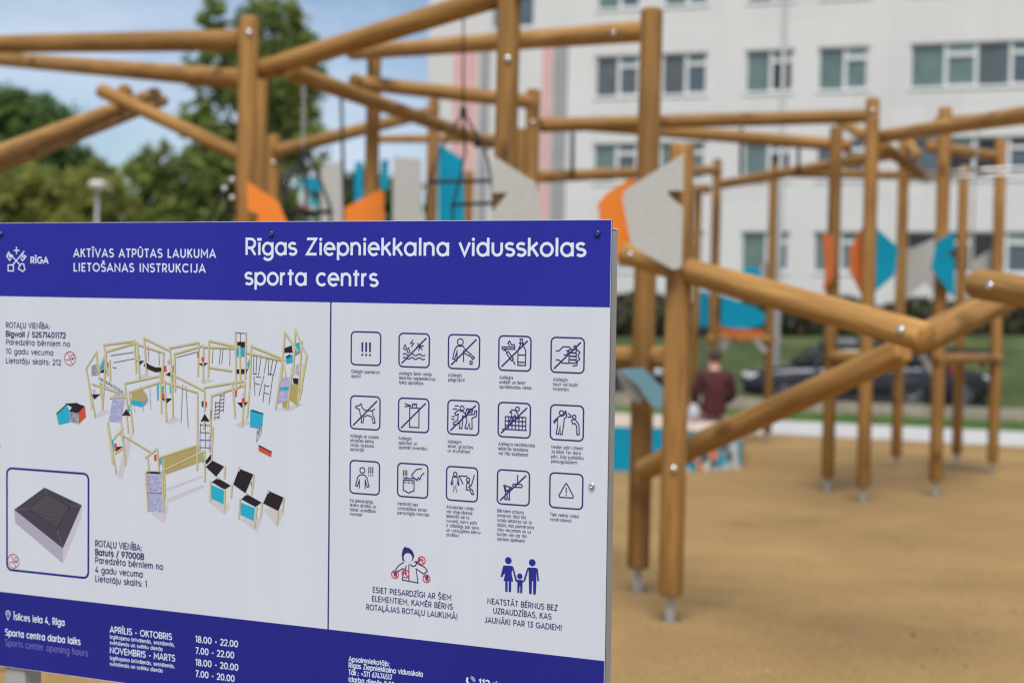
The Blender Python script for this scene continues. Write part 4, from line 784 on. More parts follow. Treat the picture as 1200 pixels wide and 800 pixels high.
# grass blades along the strip: uncountable
b = bmesh.new()
for i in range(9000):
    x = random.uniform(3, 14); a = FE(x); c = WL(x); p = a.lerp(c, random.uniform(.0, .98)); hgt = random.uniform(.03, .09); an = random.uniform(0, 6.28); w = .008
    dx, dy = math.cos(an) * w, math.sin(an) * w
    b.faces.new([b.verts.new((p.x - dx, p.y - dy, .01)), b.verts.new((p.x + dx, p.y + dy, .01)), b.verts.new((p.x + random.uniform(-.03, .03), p.y + random.uniform(-.03, .03), .01 + hgt))])
o = link("grass", b, mat("blade_green", (.055, .13, .016), .8, second=(.10, .20, .035), scale=3)); tag(o, "short grass on the strip between path and fence", "grass", kind="stuff")

# ------------------------------------------------------------------ fence on a low concrete plinth
x0, x1 = -12.0, 17.0; a, c = WL(x0), WL(x1); dv = (c - a).normalized(); ang = math.atan2(dv.y, dv.x); Lf = (c - a).length
fence = empty("fence", (a.x, a.y + .12, 0), "dark wire mesh fence on a low beige concrete plinth in front of the parked cars", "fence", rz=ang)
MF = Matrix.Translation((a.x, a.y + .12, 0)) @ Matrix.Rotation(ang, 4, 'Z')
b = bmesh.new(); box(b, (Lf / 2, 0, .13), (Lf, .16, .27), bev=.01); link("plinth", b, mat("beige_concrete", (.30, .26, .21), .85, var=.15, scale=5, bump=.2, bscale=40), fence, MF)
m_fd = mat("fence_dark", (.05, .055, .06), .5, metal=.2)
n = int(Lf / 2.5)
for i in range(n + 1):
    b = bmesh.new(); box(b, (0, 0, .88), (.06, .04, 1.22), bev=.004); box(b, (0, 0, 1.495), (.064, .044, .01)); link("fence_post", b, m_fd, fence, MF @ Matrix.Translation((i * 2.5, 0, 0)))
for i in range(n):
    b = bmesh.new()
    for k in range(1, 25): tube(b, [(i * 2.5 + .03 + k * .1, 0, .3), (i * 2.5 + .03 + k * .1, 0, 1.45)], .0055, 4)
    for z in (.33, .62, .92, 1.22, 1.42): tube(b, [(i * 2.5 + .03, -.006, z), (i * 2.5 + 2.47, -.006, z)], .004, 4)
    link("mesh_panel", b, m_fd, fence, MF)

# ------------------------------------------------------------------ hedge along the school
def leaves(b, pts, size, mats=2, flat=.0):
    for p in pts:
        s = size * random.uniform(.6, 1.3); u = Vector((random.gauss(0, 1), random.gauss(0, 1), random.gauss(0, .7))).normalized(); v = u.cross(Vector((random.gauss(0, 1), random.gauss(0, 1), random.gauss(0, 1)))).normalized()
        f = b.faces.new([b.verts.new(p - u * s), b.verts.new(p + v * s * .45 - u * s * .1), b.verts.new(p + u * s), b.verts.new(p - v * s * .45 + u * s * .1)]); f.material_index = random.randrange(mats)
m_h = [mat("hedge_dark", (.018, .036, .012), .8), mat("hedge_mid", (.032, .058, .018), .8), mat("hedge_red", (.075, .038, .022), .8)]
hp = [(560, 372), (1210, 372)]; A1, A2 = W(520, 395, 47.0), W(1260, 395, 43.0)
e = empty("hedge", (A1.x, A1.y, 1.9), "dark trimmed hedge with a few reddish patches along the foot of the school", "hedge")
b = bmesh.new(); pts = []
for i in range(22000):
    t = random.random(); p = A1.lerp(A2, t); hh = 1.05 + .12 * math.sin(t * 60) + .1 * math.sin(t * 23 + 1)
    dy_ = random.uniform(-2.6, .5); pts.append(Vector((p.x, p.y + dy_, 1.85 + min(0, dy_ + .4) * .22 + (hh + min(0, dy_ + .4) * .12) * random.random() ** .7)))
leaves(b, pts, .13, 3)
link("foliage", b, m_h, e)
b = bmesh.new()
for i in range(60):
    p = A1.lerp(A2, (i + .5) / 60); tube(b, [(p.x, p.y, 1.8), (p.x + random.uniform(-.1, .1), p.y, 2.3), (p.x + random.uniform(-.2, .2), p.y, 2.8)], [.03, .025, .01], 5)
link("stems", b, mat("bark_dark", (.05, .038, .03), .9), e)

# ------------------------------------------------------------------ the school
BA = RAD(18); BX = Vector((math.cos(BA), -math.sin(BA), 0)); BN = Vector((-math.sin(BA), -math.cos(BA), 0)); B0 = W(800, 398, 52.5); B0.z = 0
MB_ = Matrix.Translation(B0) @ Matrix((BX, -BN, Vector((0, 0, 1)))).transposed().to_4x4()
def FB(px, py):
    d = ray(px, py); t = (B0 - CAMPOS).dot(BN) / d.dot(BN); p = CAMPOS + d * t - B0; return p.dot(BX), p.z
ba = B0 + BX * 0; school = empty("school_building", (ba.x, ba.y, 1.9), "large pale grey school building with white framed windows and pink and grey vertical stripes", "building")
m_fac = bpy.data.materials.new("facade_panels"); m_fac.use_nodes = True; t = m_fac.node_tree; b_ = t.nodes["Principled BSDF"]; b_.inputs["Roughness"].default_value = .75
c_ = t.nodes.new("ShaderNodeTexCoord"); s_ = t.nodes.new("ShaderNodeSeparateXYZ"); k_ = t.nodes.new("ShaderNodeCombineXYZ"); t.links.new(c_.outputs["Object"], s_.inputs[0]); t.links.new(s_.outputs["X"], k_.inputs["X"]); t.links.new(s_.outputs["Z"], k_.inputs["Y"])
br = t.nodes.new("ShaderNodeTexBrick"); br.offset = 0; br.inputs["Scale"].default_value = 1; br.inputs["Brick Width"].default_value = 1.2; br.inputs["Row Height"].default_value = 3.3; br.inputs["Mortar Size"].default_value = .018
br.inputs["Color1"].default_value = (.60, .60, .60, 1); br.inputs["Color2"].default_value = (.57, .57, .57, 1); br.inputs["Mortar"].default_value = (.53, .53, .53, 1)
t.links.new(k_.outputs[0], br.inputs["Vector"])
nn = t.nodes.new("ShaderNodeTexNoise"); nn.inputs["Scale"].default_value = .35; nn.inputs["Detail"].default_value = 6; t.links.new(k_.outputs[0], nn.inputs["Vector"])
hm = t.nodes.new("ShaderNodeHueSaturation"); mr = t.nodes.new("ShaderNodeMapRange"); mr.inputs["To Min"].default_value = .9; mr.inputs["To Max"].default_value = 1.1; t.links.new(nn.outputs["Fac"], mr.inputs["Value"]); t.links.new(mr.outputs[0], hm.inputs["Value"]); t.links.new(br.outputs["Color"], hm.inputs["Color"]); t.links.new(hm.outputs["Color"], b_.inputs["Base Color"])
zr1b, zr1t = FB(900, 109)[1], FB(900, 58)[1]; zr3b, zr3t = FB(890, 319)[1], FB(890, 271)[1]; dz = (zr1t - zr3t) / 2
ROWS = [(zr3b, zr3t), (zr3b + dz, zr3t + dz), (zr1b, zr1t), (zr1b + dz, zr1t + dz), (zr1b + 2 * dz, zr1t + 2 * dz)]
COLS = [(697, 750, 2), (775, 830, 2), (873, 931, 2), (958, 1019, 2), (1066, 1224, 4)]
WIN = []
for ri, (zb, zt) in enumerate(ROWS):
    for ci, (xa, xb, n) in enumerate(COLS):
        WIN.append((FB(xa, 85)[0], FB(xb, 85)[0], zb, zt, n, ri, ci))
    if ri >= 3: WIN.append((FB(575, 20)[0], FB(628, 20)[0], zb - .55, zt, 2, ri, 5)); 
for ri in (3,): WIN.append((FB(610, 5)[0] + 2.4, FB(668, 5)[0] + .3, ROWS[3][0] - .55, ROWS[3][1], 2, ri, 6))
WIN = [w for w in WIN if w[6] != 6]
sL = FB(500, 150)[0]; sR = FB(1420, 150)[0]; zB, zT = 1.6, zr1t + 2 * dz + 2.2
ss = sorted({sL, sR} | {w[k] for w in WIN for k in (0, 1)}); zs = sorted({zB, zT} | {w[k] for w in WIN for k in (2, 3)})
b = bmesh.new()
for i in range(len(ss) - 1):
    for j in range(len(zs) - 1):
        cx, cz = (ss[i] + ss[i + 1]) / 2, (zs[j] + zs[j + 1]) / 2
        if any(w[0] < cx < w[1] and w[2] < cz < w[3] for w in WIN): continue
        b.faces.new([b.verts.new(p) for p in ((ss[i], 0, zs[j]), (ss[i + 1], 0, zs[j]), (ss[i + 1], 0, zs[j + 1]), (ss[i], 0, zs[j + 1]))])
for s0, s1, z0, z1, *_ in WIN:
    for p in (((s0, 0, z0), (s0, 0, z1), (s0, .2, z1), (s0, .2, z0)), ((s1, 0, z1), (s1, 0, z0), (s1, .2, z0), (s1, .2, z1)), ((s0, 0, z1), (s1, 0, z1), (s1, .2, z1), (s0, .2, z1)), ((s1, 0, z0), (s0, 0, z0), (s0, .2, z0), (s1, .2, z0))):
        b.faces.new([b.verts.new(q) for q in p])
for p in (((sL, 0, zB), (sL, 0, zT), (sL, 14, zT), (sL, 14, zB)), ((sR, 0, zT), (sR, 0, zB), (sR, 14, zB), (sR, 14, zT)), ((sL, 14, zB), (sL, 14, zT), (sR, 14, zT), (sR, 14, zB)), ((sL, 0, zT), (sR, 0, zT), (sR, 14, zT), (sL, 14, zT))): b.faces.new([b.verts.new(q) for q in p])
link("wall", b, m_fac, school, MB_)
b = bmesh.new(); box(b, ((sL + sR) / 2, 7, zT + .1), (sR - sL + .3, 14.3, .2)); link("roof", b, mat("roof_edge", (.3, .3, .31), .7), school, MB_)
m_pink = mat("stripe_pink", (.60, .37, .36), .75, var=.05, scale=1); m_sg = mat("stripe_grey", (.29, .29, .31), .75, var=.05, scale=1)
for xa, xb, m, nm in ((530, 558, m_pink, "pink"), (561, 573, m_sg, "grey"), (634, 645.5, m_pink, "pink"), (647, 664, m_sg, "grey")):
    s0, s1 = FB(xa, 150)[0], FB(xb, 150)[0]; zt = FB(600, 14)[1] if 560 < xb < 600 else FB(640, 14)[1]
    b = bmesh.new(); box(b, ((s0 + s1) / 2, -.012, (zB + ROWS[3][0] - .7) / 2), (s1 - s0, .03, ROWS[3][0] - .7 - zB)); link("cladding_stripe", b, m, school, MB_, label=nm + " vertical stripe on the facade")
m_wf = mat("window_white", (.66, .67, .69), .4); m_sill = mat("sill_grey", (.6, .6, .6), .5)
PM = [mat("pane_blind", (.115, .17, .165), .12, var=.12, scale=1.5), mat("pane_dark", (.012, .014, .016), .08), mat("pane_blue", (.075, .105, .135), .1, var=.15, scale=1.2), mat("pane_pale", (.26, .34, .34), .15, var=.1, scale=1), mat("pane_grey", (.085, .10, .11), .1, var=.15, scale=1.5)]
rw = random.Random(3)
for s0, s1, z0, z1, n, ri, ci in WIN:
    b = bmesh.new(); g = bmesh.new(); y = .13; w_ = s1 - s0; fw_ = .07
    for (cx, cz, sx, sz) in (((s0 + s1) / 2, z0 + fw_ / 2, w_, fw_), ((s0 + s1) / 2, z1 - fw_ / 2, w_, fw_)): box(b, (cx, y, cz), (sx, .08, sz))
    for sx in (s0 + fw_ / 2, s1 - fw_ / 2): box(b, (sx, y, (z0 + z1) / 2), (fw_, .08, z1 - z0 - 2 * fw_))
    x = s0 + fw_; inner = w_ - 2 * fw_; pair = n // 2
    for k in range(pair):
        pw_ = inner / pair; xa = x + k * pw_; xm = xa + pw_ * .53; xe = xa + pw_
        if k: box(b, (xa, y, (z0 + z1) / 2), (.12, .078, z1 - z0 - 2 * fw_))
        box(b, (xm, y, (z0 + z1) / 2), (.12, .08, z1 - z0 - 2 * fw_)); zt_ = z1 - (z1 - z0) * .26
        box(b, ((xm + xe) / 2 + .04, y - .004, zt_), (xe - xm - .1, .08, .13)); box(b, (xe - .03, y - .005, (z0 + z1) / 2), (.05, .08, z1 - z0 - 2 * fw_)); box(b, ((xm + xe) / 2, y - .006, z0 + .09), (xe - xm - .1, .08, .06))
        A_ = {2: 4, 0: 0}.get(0); left = rw.choice([0, 0, 2, 4]); low = rw.choice([0, 2, 2, 4]); topm = rw.choice([0, 3, 0])
        if ri == 2: left, low, topm = [(4, 4, 0), (4, 2, 0), (0, 1, 0), (0, 0, 3), (0, 0, 3)][ci] if ci < 5 else (0, 0, 0)
        if ri == 2 and ci == 4 and k == 1: left, low, topm = 4, 2, 0
        if ri == 1 and ci == 2: left, low, topm = 0, 1, 0
        if ri == 1 and ci == 4: left, low, topm = (2, 1, 0) if k == 0 else (1, 2, 1)
        if ri == 0: left, low, topm = [(0, 0, 0), (0, 0, 0), (0, 2, 0), (0, 0, 0), (1, 1, 1)][ci]
        if ri == 0 and ci == 4 and k == 1: left, low, topm = 1, 2, 3
        for (q0, q1, r0_, r1_, mi) in ((xa, xm, z0 + fw_, z1 - fw_, left), (xm, xe, z0 + fw_, zt_, low), (xm, xe, zt_, z1 - fw_, topm)):
            f = g.faces.new([g.verts.new(p) for p in ((q0, y + .02, r0_), (q1, y + .02, r0_), (q1, y + .02, r1_), (q0, y + .02, r1_))]); f.material_index = mi
    box(b, ((s0 + s1) / 2, .06, z0 - .03), (w_ + .06, .2, .035), mi=1)
    wo_ = link("window", b, [m_wf, m_sill], school, MB_); link("pane", g, PM, wo_, MB_)

# ------------------------------------------------------------------ trees
m_bark = mat("tree_bark", (.085, .07, .055), .9, var=.3, scale=5, bump=.5)
def tree(label, px, Y, z0, blobs, mats, leaf, dens, trunk_r=.2, group=None):
    """blobs: (px, py, rx, ry) ellipses in the photograph, given depth"""
    base = W(px, 395, Y); base.z = z0; e = empty("tree", tuple(base), label, "tree", group); sc = Y / F; b = bmesh.new(); limbs = []
    for bx, by, rx, ry in blobs:
        c = W(bx, by, Y); RX, RZ = rx * sc, ry * sc; RY = (RX + RZ) / 2
        c.y += random.uniform(-.25, .25) * RY; limbs.append(c.copy())
        nc = max(14, int(dens * RX * RZ * 8.0))
        for k in range(nc):
            d = Vector((random.gauss(0, 1), random.gauss(0, 1), random.gauss(0, 1))).normalized() * random.random() ** .38
            q = c + Vector((d.x * RX, d.y * RY, d.z * RZ)); cr = random.uniform(.25, .6) * min(1.0, RX * .5); pts = []
            for i in range(26):
                g = Vector((random.gauss(0, 1), random.gauss(0, 1), random.gauss(0, .8))) * cr * .6; pts.append(q + g)
            mi = random.randrange(len(mats))
            n0 = len(b.faces); leaves(b, pts, leaf * .85, 1); b.faces.ensure_lookup_table()
            for f in b.faces[n0:]: f.material_index = mi if random.random() < .75 else random.randrange(len(mats))
    link("crown", b, mats, e)
    b = bmesh.new(); topz = max(l_.z for l_ in limbs); tp = [base + Vector((0, 0, -.1)), base + Vector((.05, 0, (topz - z0) * .3)), base + Vector((-.1, .1, (topz - z0) * .6)), Vector((base.x, base.y, topz))]
    tube(b, tp, [trunk_r * 1.2, trunk_r, trunk_r * .65, trunk_r * .2], 9)
    for l_ in limbs:
        a = base + Vector((0, 0, (min(l_.z, topz) - z0) * .55)); tube(b, [a, a.lerp(l_, .5) + Vector((0, 0, .2)), l_], [trunk_r * .45, trunk_r * .3, trunk_r * .08], 6)
    link("trunk", b, m_bark, e, smooth=True)
def leafmat(name, col):
    m = mat(name, col, .6, spec=.3); t = m.node_tree
    if "tl" not in t.nodes:
        tl = t.nodes.new("ShaderNodeBsdfTranslucent"); tl.name = "tl"; tl.inputs["Color"].default_value = (*[min(1, c * 1.5) for c in col], 1); mx_ = t.nodes.new("ShaderNodeMixShader"); mx_.inputs["Fac"].default_value = .4
        t.links.new(t.nodes["Principled BSDF"].outputs[0], mx_.inputs[1]); t.links.new(tl.outputs[0], mx_.inputs[2]); t.links.new(mx_.outputs[0], t.nodes["Material Output"].inputs["Surface"])
    return m
dk = [leafmat("leaf_dark", (0.074, 0.133, 0.048)), leafmat("leaf_dark_b", (0.108, 0.173, 0.056)), leafmat("leaf_dark_c", (0.150, 0.224, 0.064))]
md = [leafmat("leaf_mid", (0.182, 0.232, 0.064)), leafmat("leaf_mid_b", (0.256, 0.305, 0.084)), leafmat("leaf_mid_c", (0.128, 0.173, 0.053))]
ol = [leafmat("leaf_olive", (0.236, 0.254, 0.056)), leafmat("leaf_olive_b", (0.322, 0.324, 0.078)), leafmat("leaf_olive_c", (0.160, 0.181, 0.053))]
tree("tall airy birch-like tree rising behind the left posts of the climbing frame", 300, 56, 0, [(250, 25, 22, 34), (245, 80, 26, 45), (318, 30, 46, 40), (345, 75, 36, 50), (330, 130, 46, 50), (255, 165, 34, 45), (285, 110, 30, 40), (355, 165, 30, 40), (300, 190, 50, 40), (240, 225, 40, 40), (320, 240, 60, 40), (270, 300, 60, 50), (375, 225, 24, 40), (238, 150, 24, 40), (288, 62, 34, 40), (268, 205, 44, 40), (315, 100, 50, 46)], md, .19, 4.3, .28)
tree("large dark green tree at the far left edge behind the crossed beams", 25, 66, 0, [(-20, 175, 60, 70), (52, 172, 46, 56), (20, 142, 46, 40), (82, 212, 38, 46), (20, 230, 70, 60), (90, 245, 36, 40), (30, 300, 70, 50)], dk, .22, 4.6, .35)
tree("yellowish green round bushy tree left of the round lamp", 62, 52, 0, [(35, 225, 42, 34), (75, 245, 40, 40), (10, 250, 40, 40), (50, 310, 60, 60)], ol, .16, 5.5, .15)
tree("yellow green bushy tree just right of the round lamp", 128, 50, 0, [(112, 222, 30, 32), (135, 240, 34, 36), (100, 260, 34, 36), (120, 310, 40, 60)], ol, .16, 5.5, .15)
tree("mid green bushy tree between the round lamp and the left posts", 190, 54, 0, [(165, 205, 30, 28), (195, 190, 30, 26), (220, 215, 32, 34), (180, 240, 44, 40), (225, 260, 40, 40), (190, 310, 60, 60)], md, .17, 5.2, .2)
tree("low dark green tree behind the grey boards right of the tall tree", 405, 60, 0, [(400, 225, 26, 34), (430, 235, 26, 40), (470, 240, 30, 40), (420, 300, 60, 60)], dk, .18, 5, .2)

# ------------------------------------------------------------------ lamp posts
def lamp(px, py, Y, ztop, r, label, head):
    p = W(px, py, Y); e = empty("lamp_post", (p.x, p.y, 0), label, "lamp post"); M = Matrix.Translation((p.x, p.y, 0)); m = mat("lamp_grey", (.27, .28, .28), .5, metal=.3)
    b = bmesh.new(); lathe(b, [(r * 2, 0), (r * 2, .02), (r * 1.3, .03), (r * 1.3, .9), (r, 1.0), (r * .7, ztop)], 14); link("pole", b, m, e, M, smooth=True)
    b = bmesh.new()
    if head == "round":
        lathe(b, [(r * .8, ztop - .02), (.06, ztop + .02), (.15, ztop + .06), (.165, ztop + .12), (.15, ztop + .15), (.09, ztop + .175), (.001, ztop + .18)], 20); link("lamp_head", b, mat("lamp_white", (.6, .62, .62), .4), e, M, smooth=True)
    else:
        tube(b, [(0, 0, ztop - .1), (-.3, 0, ztop + .1), (-.9, 0, ztop + .2)], r * .6, 8); box(b, (-1.2, 0, ztop + .2), (.65, .22, .1), bev=.02); link("lamp_head", b, m, e, M)
lamp(113.5, 250, 26, 3.96, .048, "short park lamp with a round white head between the left trees", "round")
lamp(909, 440, 32.5, 11, .075, "tall thin grey street lamp pole standing by the parked cars", "arm")

# ------------------------------------------------------------------ play boxes
m_beige = mat("beige_top", (.52, .43, .36), .8, var=.06, scale=6)
m_tq = bpy.data.materials.new("triangle_pattern"); m_tq.use_nodes = True; t = m_tq.node_tree; b_ = t.nodes["Principled BSDF"]; b_.inputs["Roughness"].default_value = .5
c_ = t.nodes.new("ShaderNodeTexCoord"); v_ = t.nodes.new("ShaderNodeTexVoronoi"); v_.inputs["Scale"].default_value = 8.5; t.links.new(c_.outputs["Object"], v_.inputs["Vector"])
s_ = t.nodes.new("ShaderNodeSeparateColor"); t.links.new(v_.outputs["Color"], s_.inputs[0]); r_ = t.nodes.new("ShaderNodeValToRGB"); r_.color_ramp.interpolation = 'CONSTANT'
cols = [(0, (.03, .06, .11)), (.14, (.58, .60, .60)), (.38, (.02, .33, .44)), (.64, (.42, .46, .48)), (.78, (.68, .22, .13)), (.92, (.06, .10, .15))]
for i, (p, cc) in enumerate(cols):
    e = r_.color_ramp.elements[0] if i == 0 else r_.color_ramp.elements.new(p); e.color = (*cc, 1)
t.links.new(s_.outputs[0], r_.inputs["Fac"]); t.links.new(r_.outputs["Color"], b_.inputs["Base Color"])
def playbox(label, ring, zs_, mats_side, base):
    e = empty("play_box", base, label, "play box"); lo = [Vector((p.x, p.y, .0)) for p in ring]; hi = [Vector((p.x, p.y, z)) for p, z in zip(ring, zs_)]; n = len(ring)
    for i in range(n):
        b = bmesh.new(); j = (i + 1) % n; b.faces.new([b.verts.new(p) for p in (lo[i], lo[j], hi[j], hi[i])]); d = (lo[j] - lo[i]).normalized()
        bmesh.ops.recalc_face_normals(b, faces=b.faces[:]); b.normal_update()
        cc = sum(ring, Vector()) / n
        if b.faces[:][0].normal.dot(lo[i] - cc) < 0: bmesh.ops.reverse_faces(b, faces=b.faces[:])
        r = bmesh.ops.solidify(b, geom=b.faces[:], thickness=.018); link("side_panel", b, mats_side[i % len(mats_side)], e)
    b = bmesh.new(); b.faces.new([b.verts.new(p + Vector((0, 0, .004))) for p in hi]); bmesh.ops.triangulate(b, faces=b.faces[:]); bmesh.ops.recalc_face_normals(b, faces=b.faces[:])
    if b.faces[:][0].normal.z < 0: bmesh.ops.reverse_faces(b, faces=b.faces[:])
    link("top_panel", b, m_beige, e)
C0, C1, LF = GR(796, 554.5), GR(869, 549.5), GR(640, 549); BR = W(872, 500, 18.75); BL_ = W(650, 500, 18.75)
playbox("long low beige topped play box with turquoise front under the seated person", [LF, C0, C1, BR, BL_], [.50, .50, .34, .50, .50], [m_cyan, m_tq, m_rust, m_cyan, m_cyan], (C0.x, C0.y, 0))
# small patterned play house end seen above the board at the left
e = empty("play_roof", W(360, 262, 19), "small turquoise roof with patterned side seen behind the hanging net", "play house")
MW[e.name] = e.matrix_world.copy()
board("patterned_panel", m_tq, [(350, 210), (372, 221), (372, 250), (360, 246), (350, 238)], 19.0, .3, .03, parent=e)
board("roof_panel", m_cyan, [(354, 207), (366, 208), (377, 214), (375, 224), (357, 220)], 18.95, .3, .03, parent=e)
b = bmesh.new(); g0 = W(360, 250, 19.1); box(b, (g0.x, g0.y + .25, (g0.z - .1) / 2), (.16, .4, g0.z - .1), bev=.01); link("support", b, m_post, e)
# ------------------------------------------------------------------ parked cars
m_tyre = mat("tyre", (.015, .015, .016), .85); m_rim = mat("alloy_rim", (.42, .43, .45), .3, metal=.8); m_glass = mat("car_glass", (.010, .013, .016), .05); m_lamp = mat("headlamp_clear", (.55, .58, .62), .12); m_tail = mat("tail_red", (.35, .01, .012), .2); m_trim = mat("black_trim", (.02, .02, .021), .5)
def car(label, centre, rz, paint, L_=4.6, H_=1.62, suv=True):
    e = empty("parked_car", centre, label, "car", "cars parked behind the fence", rz); M = Matrix.Translation(Vector(centre)) @ Matrix.Rotation(rz, 4, 'Z')
    hw = .9; b = bmesh.new(); prof = [(-L_ / 2, .80, .42, .92), (-L_ / 2 + .12, .86, .30, 1.02), (-1.5, .9, .22, 1.06), (-.6, .91, .22, 1.02), (.5, .91, .22, .99), (1.05, .9, .22, .97), (1.65, .87, .24, .90), (L_ / 2 - .14, .80, .30, .80), (L_ / 2, .70, .38, .66)]
    rings = []
    for x, w, z0, z1 in prof:
        m_ = (z0 + z1) / 2
        rings.append([Vector(p) for p in ((x, -w * .85, z0), (x, -w * .97, z0 + .12), (x, -w, m_), (x, -w * .97, z1 - .1), (x, -w * .86, z1), (x, 0, z1 + .025), (x, w * .86, z1), (x, w * .97, z1 - .1), (x, w, m_), (x, w * .97, z0 + .12), (x, w * .85, z0))])
    ring_tube(b, rings); bmesh.ops.recalc_face_normals(b, faces=b.faces[:]); link("body", b, paint, e, M, smooth=True)
    b = bmesh.new(); cab = [(-L_ / 2 + .18, .74, 1.0, 1.05), (-L_ / 2 + .55, .70, 1.0, H_ - .08), (-1.0, .68, 1.0, H_), (.0, .68, 1.0, H_ - .01), (.45, .69, .98, H_ - .10), (1.18, .76, .94, .99)]
    rings = [[Vector(p) for p in ((x, -hw * .93, z0), (x, -(w + .08), (z0 * 2 + z1) / 3), (x, -w, z1 - .04), (x, -w * .8, z1), (x, w * .8, z1), (x, w, z1 - .04), (x, (w + .08), (z0 * 2 + z1) / 3), (x, hw * .93, z0))] for x, w, z0, z1 in cab]
    ring_tube(b, rings); bmesh.ops.recalc_face_normals(b, faces=b.faces[:]); link("window_glass", b, m_glass, e, M, smooth=True)
    b = bmesh.new(); rr = [[Vector(p) for p in ((x, -w, z - .03), (x, -w * .8, z + .012), (x, w * .8, z + .012), (x, w, z - .03))] for x, w, z in ((-L_ / 2 + .5, .715, H_ - .08), (-1.0, .70, H_), (.0, .70, H_ - .01), (.42, .70, H_ - .09))]
    ring_tube(b, rr)
    for sgn in (-1, 1):
        for x0, x1, wd_ in ((.42, 1.2, .05), (-.25, -.27, .06), (-1.25, -1.35, .08), (-L_ / 2 + .5, -L_ / 2 + .2, .08)):
            tube(b, [(x0, sgn * .705, H_ - .07), ((x0 + x1) / 2, sgn * .785, (H_ + .98) / 2 + .02), (x1, sgn * .85, 1.0)], wd_ * .6, 6)
    bmesh.ops.recalc_face_normals(b, faces=b.faces[:]); link("roof", b, paint, e, M, smooth=True)
    for sx in (-1.36, 1.36):
        for sy in (-1, 1):
            Mw = M @ Matrix.Translation((sx, sy * .80, .335)) @ Matrix.Rotation(-math.pi / 2 * sy, 4, 'X')
            b = bmesh.new(); lathe(b, [(.20, -.10), (.31, -.10), (.335, -.07), (.335, .07), (.31, .105), (.22, .10), (.20, .06)], 24); wh = link("wheel", b, m_tyre, e, Mw, smooth=True)
            b = bmesh.new(); lathe(b, [(.215, .02), (.22, .085), (.20, .09), (.19, .05), (.05, .06), (.05, .09), (.001, .09)], 20)
            for k in range(5): box(b, (.12, 0, .075), (.16, .05, .02), Matrix.Rotation(k * 2 * math.pi / 5, 4, 'Z'))
            link("rim", b, m_rim, wh, Mw)
            b = bmesh.new(); ring = [Vector((sx + .40 * math.cos(a), sy * .905, .335 + .40 * math.sin(a))) for a in [math.pi * k / 12 for k in range(13)]]; tube(b, ring, .022, 6); link("wheel_arch", b, m_trim, e, M)
    for sy in (-1, 1):
        b = bmesh.new(); box(b, (L_ / 2 - .17, sy * .66, .72), (.3, .26, .13), bev=.03); link("headlight", b, m_lamp, e, M)
        b = bmesh.new(); box(b, (-L_ / 2 + .08, sy * .74, .93), (.14, .16, .24), bev=.02); link("tail_light", b, m_tail, e, M)
        b = bmesh.new(); box(b, (.72, sy * 1.0, 1.02), (.12, .16, .12), bev=.03); link("mirror", b, paint, e, M)
        for x in (-.35, -1.35):
            b = bmesh.new(); box(b, (x, sy * .915, .88), (.16, .02, .03)); link("door_handle", b, m_trim, e, M)
        b = bmesh.new(); box(b, (-.1, sy * .905, .3), (2.2, .03, .1), bev=.01); link("sill_trim", b, m_trim, e, M)
    b = bmesh.new(); box(b, (L_ / 2 - .03, 0, .56), (.1, 1.0, .16), bev=.02); box(b, (L_ / 2 - .06, 0, .36), (.1, 1.3, .1), bev=.02); link("grille", b, m_trim, e, M)
    b = bmesh.new(); box(b, (L_ / 2 + .02, 0, .47), (.02, .52, .11)); link("number_plate", b, mat("plate_white", (.7, .7, .7), .5), e, M)
p_blue = mat("paint_dark_blue", (.022, .028, .042), .18, metal=.35); p_blk = mat("paint_black", (.012, .013, .015), .2, metal=.2)
c1 = W(990, 450, 32.3); car("dark blue car side on with its pale headlight showing left of the street lamp pole", (c1.x, c1.y, .004), math.pi - .12, p_blue)
c2 = W(1054, 450, 35.4); car("black car partly hidden behind the dark blue car, nearest the right fence end", (c2.x, c2.y, .004), -.12, p_blk, 4.3, 1.5)
c3 = W(668, 450, 34); car("black car mostly hidden behind the rules board, seen just past its right edge", (c3.x, c3.y, .004), -.1, p_blk, 4.4, 1.5)

# ------------------------------------------------------------------ the seated person
def skin_mesh(name, V, E_, Rr, m, parent, M, root=0, sub=2):
    me = bpy.data.meshes.new(name); me.from_pydata(V, E_, []); o = bpy.data.objects.new("tmp", me); COL.objects.link(o)
    o.modifiers.new("s", 'SKIN'); sv = me.skin_vertices[0].data
    for i, r in enumerate(Rr): sv[i].radius = (r, r) if not isinstance(r, tuple) else r; sv[i].use_root = (i == root)
    ss_ = o.modifiers.new("u", 'SUBSURF'); ss_.levels = sub; ss_.render_levels = sub
    dg = bpy.context.evaluated_depsgraph_get(); ev = o.evaluated_get(dg); out = bpy.data.meshes.new_from_object(ev)
    bpy.data.objects.remove(o); out.name = name; out.materials.clear(); out.materials.append(m); out.polygons.foreach_set("use_smooth", [True] * len(out.polygons))
    q = bpy.data.objects.new(name, out); COL.objects.link(q); q.parent = parent; q.matrix_local = mw(parent).inverted() @ M; MW[q.name] = M.copy(); return q
seat = W(836, 491, 18.25)
SZ = .504
person = empty("person", (seat.x, seat.y, SZ), "person in a dark maroon jacket seated with back turned on the long play box", "person", rz=.06)
MP = Matrix.Translation((seat.x, seat.y, SZ)) @ Matrix.Rotation(.06, 4, 'Z')
m_skin = mat("skin", (.55, .32, .23), .55); m_mar = mat("maroon_jacket", (.056, .009, .012), .85, var=.25, scale=12, bump=.3, bscale=9); m_trou = mat("dark_trousers", (.02, .022, .03), .85); m_hair = mat("brown_hair", (.045, .027, .018), .65, var=.3, scale=40, stretch=(1, 1, .3)); m_shoe = mat("shoes", (.03, .03, .03), .6)
